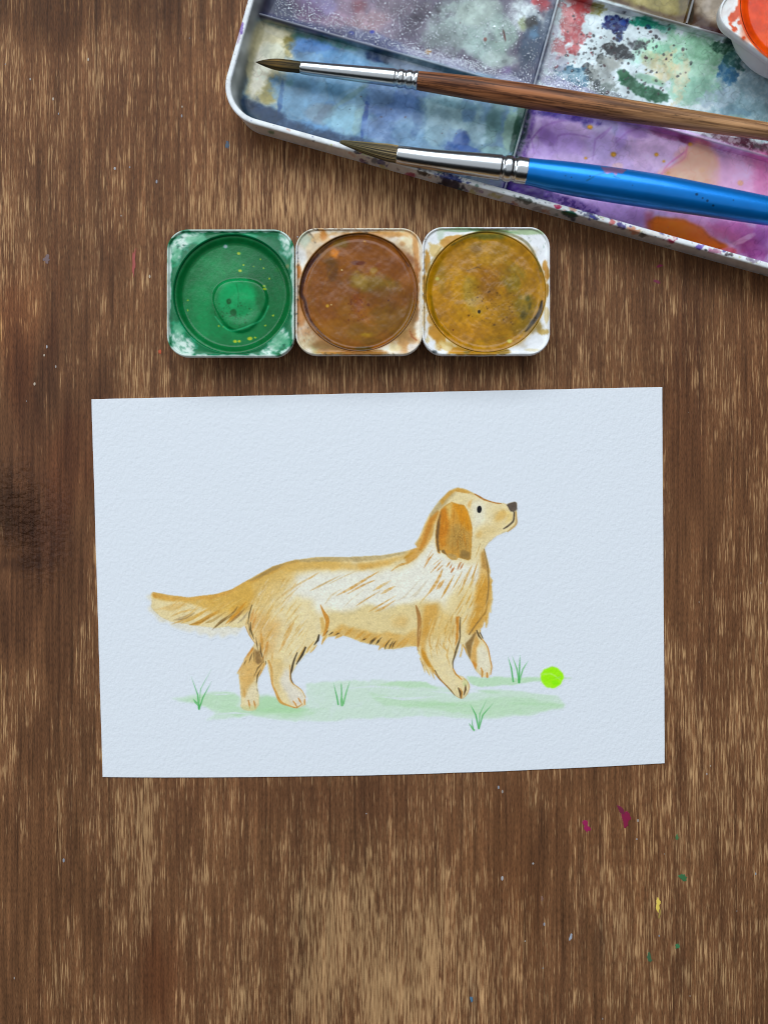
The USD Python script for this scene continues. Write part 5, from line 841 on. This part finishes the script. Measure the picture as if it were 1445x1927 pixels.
    for a, c, k in [([(600, 640), (740, 520), (960, 380), (1160, 260)], (200, 166, 104), 2.2), ([(640, 720), (760, 580), (940, 420)], (196, 160, 94), 1.4), ([(1060, 495), (1200, 420), (1440, 300)], (200, 172, 122), 1.5), ([(650, 1300), (740, 1120), (850, 920)], (200, 152, 76), 3.0), ([(700, 1120), (800, 960), (850, 900)], (198, 148, 66), 2.2), ([(800, 1380), (960, 1200), (1050, 940)], (204, 170, 106), .8), ([(480, 1400), (500, 1260), (520, 1140)], (198, 146, 70), 1.6), ([(420, 1000), (430, 1160), (440, 1300)], (196, 138, 56), 2.6), ([(560, 1440), (570, 1300)], (200, 150, 74), 1.6), ([(330, 720), (300, 840), (280, 900)], (198, 134, 60), 2.2), ([(370, 790), (320, 920), (300, 1040)], (196, 136, 64), 1.8), ([(560, 500), (500, 640)], (204, 168, 98), 2.0)]:
        d.stroke(zB(a), [.4, k, k * .9, .5], c, .75, .3, 1.0, **o)
    d.stroke(zB([(305, 680), (270, 790), (252, 925)]), [.8, 1.3, .6], (84, 72, 44), .92); d.stroke(zB([(285, 905), (285, 1000), (330, 1120)]), [.8, 1.9, .6], (92, 78, 48), .9); d.stroke(zB([(265, 920), (270, 1010), (288, 1080)]), [.6, .9, .4], (110, 90, 54), .8)
    d.stroke(zB([(220, 960), (270, 1070), (340, 1170)]), [.8, 1.0, .8], (194, 146, 74), .85)
    # hind legs
    w(zC, [(330, 270), (400, 330), (500, 500), (410, 660), (360, 700), (280, 800), (210, 960), (170, 940), (140, 650), (200, 480)], (206, 164, 92), .85, 2, 2, tone=.3)
    w(zC, [(330, 265), (350, 300), (260, 400), (210, 450), (150, 600), (115, 632), (150, 550), (205, 440)], (194, 124, 44), .9, 1, 1)
    w(zC, [(360, 300), (430, 320), (470, 480), (430, 500), (400, 520), (360, 460)], (128, 100, 62), .85, 1.4, 2, tone=.4)
    for a, k in [([(372, 140), (385, 230), (400, 320)], 1.2), ([(430, 220), (440, 340), (485, 485)], 1.6), ([(330, 350), (300, 420), (278, 490)], 1.4), ([(345, 330), (348, 470)], 1.0), ([(245, 450), (200, 530)], 1.0), ([(470, 480), (400, 560), (340, 690)], 1.3), ([(440, 570), (395, 660), (376, 800)], 1.5), ([(390, 840), (395, 880)], .9)]:
        d.stroke(zC(a), [.5, k, .4], (96, 76, 46), .88, .15)
    d.stroke(zC([(470, 440), (530, 210)]), [1.0, 1.6], (196, 132, 54), .8, .2); d.stroke(zC([(490, 500), (440, 620), (420, 670)]), [1, 1.2, .5], (196, 140, 66), .8)
    d.stroke(zC([(545, 460), (580, 560), (590, 680), (600, 790), (640, 880), (700, 1010), (800, 1065), (900, 1100)]), [1.8, 2.6, 2.6, 1.6, 2.2, 2.8, 1.6, .7], (196, 140, 60), .9, .1, 1.2)
    w(zC, [(560, 420), (720, 440), (740, 620), (660, 720), (700, 900), (640, 860), (580, 640)], (210, 182, 120), .7, 3, 3, tone=.3)
    d.stroke(zC([(1230, 110), (1215, 180), (1165, 245)]), [1.4, 2.3, .8], (60, 54, 42), .97); d.stroke(zC([(1045, 280), (1000, 380), (925, 505)]), [1.8, 2.6, 1.0], (64, 56, 44), .97); d.stroke(zC([(935, 350), (890, 460), (860, 580), (845, 650), (855, 720), (885, 780)]), [1, 1.8, 2.2, 1.1, 1.1, .6], (76, 64, 46), .95)
    d.stroke(zC([(835, 520), (835, 640), (850, 740), (915, 800), (1000, 870), (1045, 960)]), [1.0, 1.0, .9, 1.0, .7, .6], (196, 144, 72), .85, .2)
    for a in [[(1160, 200), (1090, 290), (1060, 350)], [(1200, 250), (1150, 310), (1110, 352)], [(1040, 260), (960, 400), (920, 470)], [(1270, 235), (1300, 170), (1330, 120)]]: d.stroke(zC(a), [.8, 1.5, .7], (202, 158, 78), .85, .2)
    for a in [[(270, 1000), (285, 1060), (288, 1110)], [(345, 1010), (360, 1070), (365, 1110)], [(880, 1010), (910, 1050), (930, 1090)], [(950, 970), (990, 1040)], [(1035, 990), (1035, 1055)]]: d.stroke(zC(a), [1.2, 1.8, .8], (196, 134, 62), .88, .1)
    d.stroke(zC([(880, 1095), (930, 1100), (1000, 1050)]), [.8, 1.2, .8], (190, 132, 60), .8)
    d.poly(zC([(170, 1085), (410, 1080), (370, 1135), (200, 1135)]), (190, 196, 140), .6, 2, 1)
    d.stroke(zC([(215, 860), (220, 960)]), [1, 1.6, .6], (196, 146, 76), .7, .3)
    # tail
    w(zA, [(105, 155), (300, 190), (530, 215), (850, 180), (1050, 120), (1250, 10), (1300, 200), (1200, 290), (1000, 330), (700, 340), (560, 280), (400, 260), (200, 250), (110, 210)], OC, .85, 2, 2, tone=.25)
    w(zA, [(105, 160), (300, 192), (530, 216), (850, 182), (1050, 122), (1180, 60), (1000, 180), (800, 230), (560, 250), (300, 250), (130, 215)], (202, 152, 70), .8, 1.6, 2, tone=.3)
    w(zA, [(100, 170), (150, 165), (160, 220), (120, 220)], (190, 138, 54), .7, 1.4, 1)
    w(zA, [(80, 370), (240, 320), (420, 280), (520, 300), (420, 350), (300, 370), (200, 350)], (210, 180, 118), .9, 1.2, 2)
    for a, c, k in [([(320, 445), (440, 390), (640, 350)], (206, 170, 102), 1.8), ([(345, 490), (470, 455), (600, 395)], (178, 154, 112), 2.4), ([(330, 535), (480, 480), (600, 410)], (200, 160, 92), 2.0), ([(385, 490), (500, 465), (605, 400)], (120, 104, 74), .8), ([(440, 525), (600, 450), (820, 325)], (206, 164, 82), 3.4), ([(540, 540), (640, 520), (780, 440), (1000, 330)], (196, 144, 56), 4.0), ([(560, 535), (680, 510), (840, 410)], (160, 112, 44), 1.2), ([(725, 520), (820, 490), (970, 390)], (176, 146, 86), 2.6), ([(815, 600), (920, 500), (1040, 420), (1115, 320)], (130, 100, 50), 2.6), ([(830, 585), (930, 510), (1040, 430)], (96, 74, 40), .9), ([(970, 530), (1080, 430), (1220, 260)], (200, 136, 40), 3.4), ([(1000, 535), (1120, 430), (1200, 350)], (150, 112, 60), 2.4), ([(1110, 525), (1170, 480), (1235, 385)], (164, 146, 114), 2.0), ([(700, 380), (900, 330), (1100, 230)], (210, 174, 94), 3), ([(860, 400), (1000, 340), (1180, 220)], (212, 178, 96), 2.5), ([(1020, 580), (1120, 540), (1190, 470)], (214, 200, 150), 2), ([(820, 605), (850, 575)], (206, 206, 206), 1)]:
        d.stroke(zA(a), [.4, k, k * .9, .5], c, .85, .12, 1.0)
    for i in range(40):
        x = rng.uniform(350, 1180); y = rng.uniform(200, 380); l = rng.uniform(80, 240)
        d.stroke(zA([(x, y), (x - l * .6, y + l * .35), (x - l, y + l * .75)]), [.3, rng.uniform(.5, 1.3), .2], [(196, 146, 60), (216, 188, 122), (206, 166, 86)][rng.integers(3)], .5, .3, .9)
    # contour
    d.stroke(zA([(110, 155), (300, 190), (530, 215), (850, 180), (1050, 120), (1250, 5)]), [.7, .8, .7], (190, 140, 60), .7, .2)
    d.c *= (1 + .05 * (d.n[3] - .5) * np.clip(d.a, 0, 1) + .05 * (d.n[2] - .5) * np.clip(d.a, 0, 1))[..., None]
    # pigment settles in the paper's hollows
    gr = np.random.default_rng(9).normal(0, 1, d.a.shape); gr = ndi.gaussian_filter(gr, .7); gr /= gr.std()
    d.c *= (1 + .022 * gr * np.clip(d.a, 0, 1))[..., None]

def inside(d, pts, grow=0):
    t = Pigment.__new__(Pigment); t.x0, t.y0, t.w, t.h = d.x0, d.y0, d.w, d.h; t.c = np.zeros((d.h, d.w, 3)); t.a = np.zeros((d.h, d.w)); t.k = 0; t.n = d.n; t.seed = 1
    t.poly(pts, (0, 0, 0), 1, .8); return t.a > .5

def card():
    cor = P(np.array([172, 1246, 1251, 193.]), np.array([751, 728, 1437, 1463.]), CARDZ)
    ctr = cor.mean(0)
    t = thing('watercolour_card', 'white textured watercolour card with a golden retriever painted on it, lying on the wood', 'painted card', None, (ctr[0], ctr[1], 0))
    # the sheet: slightly uneven edges, front face sampled finely enough to keep the edges soft
    edge = []
    rng = np.random.default_rng(2)
    for a, b in zip(cor, np.roll(cor, -1, 0)):
        s_ = np.linspace(0, 1, 120, endpoint=False)[:, None]; e_ = a + (b - a) * s_
        if b[1] < 0 and a[1] < 0: e_[:, 1] -= 36 * S * (s_ * (1 - s_)).ravel()      # the lower edge was cut a little bowed
        edge.append(e_)
    edge = np.concatenate(edge); n = len(edge)
    edge[:, :2] += (edge - ctr)[:, :2] / np.linalg.norm((edge - ctr)[:, :2], axis=1, keepdims=True) * ndi.gaussian_filter1d(rng.normal(0, 1, n), 3, mode='wrap')[:, None] * .00006
    rows = []
    for k, z in ((0.0, CARDZ), (.5, CARDZ), (.985, CARDZ), (.9985, CARDZ - .00001), (1, CARDZ - .00006), (1, .00005), (.99, .00002)):
        q = ctr + (edge - ctr) * max(k, .001); q[:, 2] = z; rows.append(q)
    obj('paper', (np.concatenate(rows), grid_faces(len(rows), n, True)), 'paper_paint', t, col=np.tile(alb(PAPER), (len(rows) * n, 1)))
    g = grass_wash(); wash = g.a > .03; tm = tufts(g)
    tu = np.zeros_like(wash)
    m, c = g.cells(wash & ~tu, CARDZ + .00002); obj('grass_wash', m, 'paper_paint', t, col=c, smooth=True, label='pale green watercolour wash under the painted dog')
    for k in tm: m, c = g.cells(k, CARDZ + .00003); obj('painted_grass_tuft', m, 'paper_paint', t, col=c, smooth=True)
    # the ball
    b = Pigment.__new__(Pigment); b.__dict__ = dict(g.__dict__); b.c = g.c.copy(); b.a = np.zeros_like(g.a)
    b.poly([(1018, 1268), (1024, 1259), (1036, 1255), (1048, 1257), (1058, 1266), (1060, 1277), (1053, 1290), (1042, 1296), (1030, 1295), (1020, 1287), (1017, 1277)], (150, 240, 10), .97, 1.1, 1.6, tone=.15)
    b.stroke([(1020, 1270), (1032, 1268), (1044, 1272), (1054, 1280)], [1.2, 2, 1.6, 1], (176, 240, 110), .75, .4, 1.4); b.stroke([(1044, 1278), (1054, 1274)], [1, 1.6], (150, 206, 110), .6, .3); b.blob(1046, 1285, 8, 5, (128, 228, 10), .6, 20)
    m, c = b.cells(b.a > .04, CARDZ + .00004); obj('painted_ball', m, 'paper_paint', t, col=c, smooth=True, label='bright yellow green ball painted on the card')
    d = Pigment.__new__(Pigment); d.__dict__ = dict(g.__dict__); d.c, d.a = g.c.copy(), np.zeros_like(g.a)
    paint_dog(d)
    on = d.a > .03
    ear, nose, tail = inside(d, EAR), inside(d, NOSE), inside(d, TAIL)
    X, Y = np.meshgrid(np.arange(d.w) + d.x0, np.arange(d.h) + d.y0); eye = np.hypot((X - 901.8) / 5.2, (Y - 958.6) / 7.8) < 1
    parts = [('ear', ear), ('nose', nose), ('eye', eye), ('tail', tail), ('leg', inside(d, NEARHIND)), ('leg', inside(d, FARHIND) & ~inside(d, NEARHIND)), ('leg', inside(d, NEARFORE)), ('leg', inside(d, FARFORE) & ~inside(d, NEARFORE))]
    rest = on.copy()
    for _, k in parts: rest &= ~k
    m, c = d.cells(rest, CARDZ + .00004); dog = obj('painted_dog', m, 'paper_paint', t, col=c, smooth=True, label='golden retriever in watercolour, standing with its head turned up')
    for name, k in parts:
        m, c = d.cells(on & k, CARDZ + .00005); obj(name, m, 'paper_paint', dog, col=c, smooth=True)
card()

# ------------------------------------------------------------------ brushes
def brush(label, axis, prof, name='paintbrush'):
    """axis: (px, py, z) along the brush from the tip; prof: list of parts (name, material, [(t, radius px)], colour function)"""
    ax = np.array([P(*a) for a in axis]); px = np.array([a[0] for a in axis], float)
    t = thing(name, label, 'paintbrush', 'paintbrushes lying across the palette', ax[len(ax) // 2])
    def at(x):
        from scipy.interpolate import PchipInterpolator
        return np.stack([PchipInterpolator(px, ax[:, k])(x) for k in range(3)], 1)
    parent = t
    for name_, material, pts, n, m, colf, ridge, lab in prof:
        xs = np.array([q[0] for q in pts], float); rs = np.array([q[1] for q in pts], float)
        from scipy.interpolate import PchipInterpolator
        x = np.linspace(0, 1, n); x = np.interp(x, np.linspace(0, 1, len(xs)), xs) if n <= len(xs) * 4 else np.linspace(xs[0], xs[-1], n)
        x = np.unique(np.concatenate([x, xs]))
        r = PchipInterpolator(xs, rs)(x) * S
        c = at(x); d = np.gradient(c, axis=0); d /= np.linalg.norm(d, axis=1, keepdims=True)
        e1 = np.cross(d, [0, 0, 1.0]); e1 /= np.linalg.norm(e1, axis=1, keepdims=True); e2 = np.cross(e1, d)
        th = np.linspace(0, 2 * np.pi, m, endpoint=False)
        rr = np.broadcast_to(r[:, None], (len(x), m)).copy()
        if ridge is not None: rr = rr * ridge(x[:, None], th[None])
        v = c[:, None] + rr[..., None] * (np.cos(th)[None, :, None] * e1[:, None] + np.sin(th)[None, :, None] * e2[:, None])
        v = v.reshape(-1, 3); f = grid_faces(len(x), m, True)
        f = np.concatenate([f[:, ::-1], [[i, (i + 1) % m, 0] for i in range(1, m - 1)], [[(len(x) - 1) * m + i, (len(x) - 1) * m, (len(x) - 1) * m + i + 1] for i in range(1, m - 1)]])
        col = colf(np.repeat(x, m), np.tile(th, len(x)), v) if colf is not None else None
        obj(name_, (v, f), material, t, col=col, smooth=40 if col is None else True, label=lab)
    return t

def hair(x0, x1, tipc, midc, rootc, seed):
    q = np.random.default_rng(seed); tab = q.random((60, 400)); tab = ndi.gaussian_filter(tab, (0, 0)); lo = ndi.gaussian_filter1d(q.random(400), 1.6, mode='wrap')
    lo = (lo - lo.min()) / np.ptp(lo)
    def f(x, th, v):
        s_ = (x - x0) / (x1 - x0); i = (th / (2 * np.pi) * 400).astype(int) % 400
        c = np.where((s_ < .45)[:, None], np.array(tipc) + (np.array(midc) - tipc) * (s_ / .45).clip(0, 1)[:, None], np.array(midc) + (np.array(rootc, float) - midc) * ((s_ - .45) / .55).clip(0, 1)[:, None])
        k = .12 + 1.3 * lo[i] + .3 * (tab[(s_ * 6).astype(int) % 60, i] - .5)
        return alb(np.clip(c * k[:, None], 5, 240))
    return f
def hair_ridge(seed, a):
    q = np.random.default_rng(seed); lo = ndi.gaussian_filter1d(q.random(300), 1.2, mode='wrap'); lo = (lo - lo.mean()) / lo.std()
    return lambda x, th: 1 + a * lo[(th / (2 * np.pi) * 300).astype(int) % 300] + 0 * x

WG = {}
def wood(x, th, v):
    if not WG:
        WG['a'] = field(200, 900, 26, 71, 5, (5, .55)); WG['b'] = field(200, 900, 6, 72, 3, (9, .5)); WG['c'] = field(200, 900, 120, 73, 3, (1.2, .8))
    i = (np.abs(th - np.pi) / np.pi * 199).astype(int); j = np.clip((x - 780) * .9, 0, 899).astype(int)
    a, b, c = WG['a'][i, j], WG['b'][i, j], WG['c'][i, j]
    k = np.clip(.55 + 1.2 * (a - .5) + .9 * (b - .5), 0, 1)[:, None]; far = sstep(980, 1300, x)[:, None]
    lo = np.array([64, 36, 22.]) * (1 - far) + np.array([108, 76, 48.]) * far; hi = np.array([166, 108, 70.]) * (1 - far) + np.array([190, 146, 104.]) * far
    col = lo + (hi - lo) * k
    vein = np.exp(-((a + .4 * c - .66) / .018) ** 2)[:, None]
    return alb(col * (1 - .32 * vein))

BS = Pigment(980, 290, 1560, 470, (0, 126, 218), 41)
BS.poly([(1130, 312), (1180, 318), (1172, 325), (1163, 324), (1158, 330), (1152, 325), (1140, 326)], (150, 110, 160), .9, .8, 2)
BS.stroke([(1104, 339), (1120, 330), (1140, 323)], [1.4, 1.8, 1], (40, 96, 140), .8, .5); BS.stroke([(1155, 331), (1166, 335)], [.8, .6], (20, 50, 80), .8)
for x_, y_, r_ in [(1311, 365, 2.8), (1322, 372, 1.8), (1331, 377, 2.5), (1342, 386, 2.4), (1380, 376, 1.2), (1110, 331, 1.4), (1190, 348, 1.2), (1075, 333, 1.2), (1064, 330, 1.2)]: BS.blob(x_, y_, r_, r_, (24, 60, 100), .85, 0, .3, .2, 3)
BS.c *= (1 + .05 * (BS.n[2] - .5))[..., None]
def blue(x, th, v):
    c = BS.at(v); base = np.tile(alb((0, 120, 214)), (len(v), 1)); up = (np.sin(th) > .1)[:, None]
    return np.where(up, c, base)

Z1 = [(482, 116, .0052), (566, 126, .0066), (785, 150.6, .0088), (1045, 188, .0108), (1445, 247, .0118), (1600, 270, .0118)]
def crimps(a, r0, r1, beads):
    return a
brush('slim round brush with a dark bristle tip, silver ferrule and brown wooden handle', Z1, [
    ('bristles', 'bristle', [(481, .3), (486, 2.0), (494, 4.4), (506, 7.2), (520, 9.2), (535, 9.8), (555, 9.6), (572, 9.0)], 90, 120, hair(481, 572, (52, 42, 22), (108, 84, 36), (60, 56, 36), 5), hair_ridge(6, .035), None),
    ('ferrule', 'ferrule_metal', [(566, 9.6), (567.2, 10.6), (569, 10.9), (620, 12.2), (700, 14.3), (738, 15.2), (742, 15.3), (745, 14.2), (747.5, 14.0), (750, 15.4), (754, 16.1), (758, 15.4), (760.5, 14.3), (763, 14.3), (766, 15.8), (770, 16.3), (774, 15.8), (776, 14.9), (778, 15.0), (780, 16.0), (783, 16.6), (785.5, 16.4), (786.5, 15.6)], 260, 96, None, None, None),
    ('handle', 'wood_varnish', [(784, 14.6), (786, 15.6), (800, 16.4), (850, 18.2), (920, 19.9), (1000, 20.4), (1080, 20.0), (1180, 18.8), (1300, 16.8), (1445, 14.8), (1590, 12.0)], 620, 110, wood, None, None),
])
Z2 = [(640, 266, .0120), (748, 290, .0121), (990, 321.5, .0128), (1045, 331, .0126), (1239, 361, .0120), (1445, 396.5, .0114), (1600, 423, .0108)]
brush('thicker brush with pale brown bristles, silver ferrule and metallic blue handle', Z2, [
    ('bristles', 'bristle', [(639, .8), (641, 2.4), (650, 4.4), (664, 6.4), (685, 9.2), (710, 12.0), (735, 14.3), (756, 14.2)], 90, 140, hair(639, 756, (104, 96, 60), (116, 104, 68), (146, 128, 92), 9), hair_ridge(11, .03), None),
    ('ferrule', 'ferrule_metal', [(746.5, 13.6), (747.5, 14.9), (749, 15.4), (800, 17.2), (880, 20.0), (935, 21.8), (941, 21.9), (944, 20.3), (946.5, 20.0), (949, 21.6), (953, 22.6), (958, 22.7), (962, 22.0), (965.5, 20.5), (968, 20.6), (971, 22.2), (976, 22.9), (981, 22.8), (985, 22.7), (989, 22.7), (991, 22.4), (991.8, 21.6)], 300, 110, None, None, None),
    ('handle', 'blue_lacquer', [(989, 21.4), (991, 22.3), (1010, 23.6), (1045, 26.4), (1100, 28.6), (1180, 29.6), (1239, 29.4), (1330, 27.4), (1445, 24.4), (1590, 19.5)], 620, 150, blue, None, None),
])
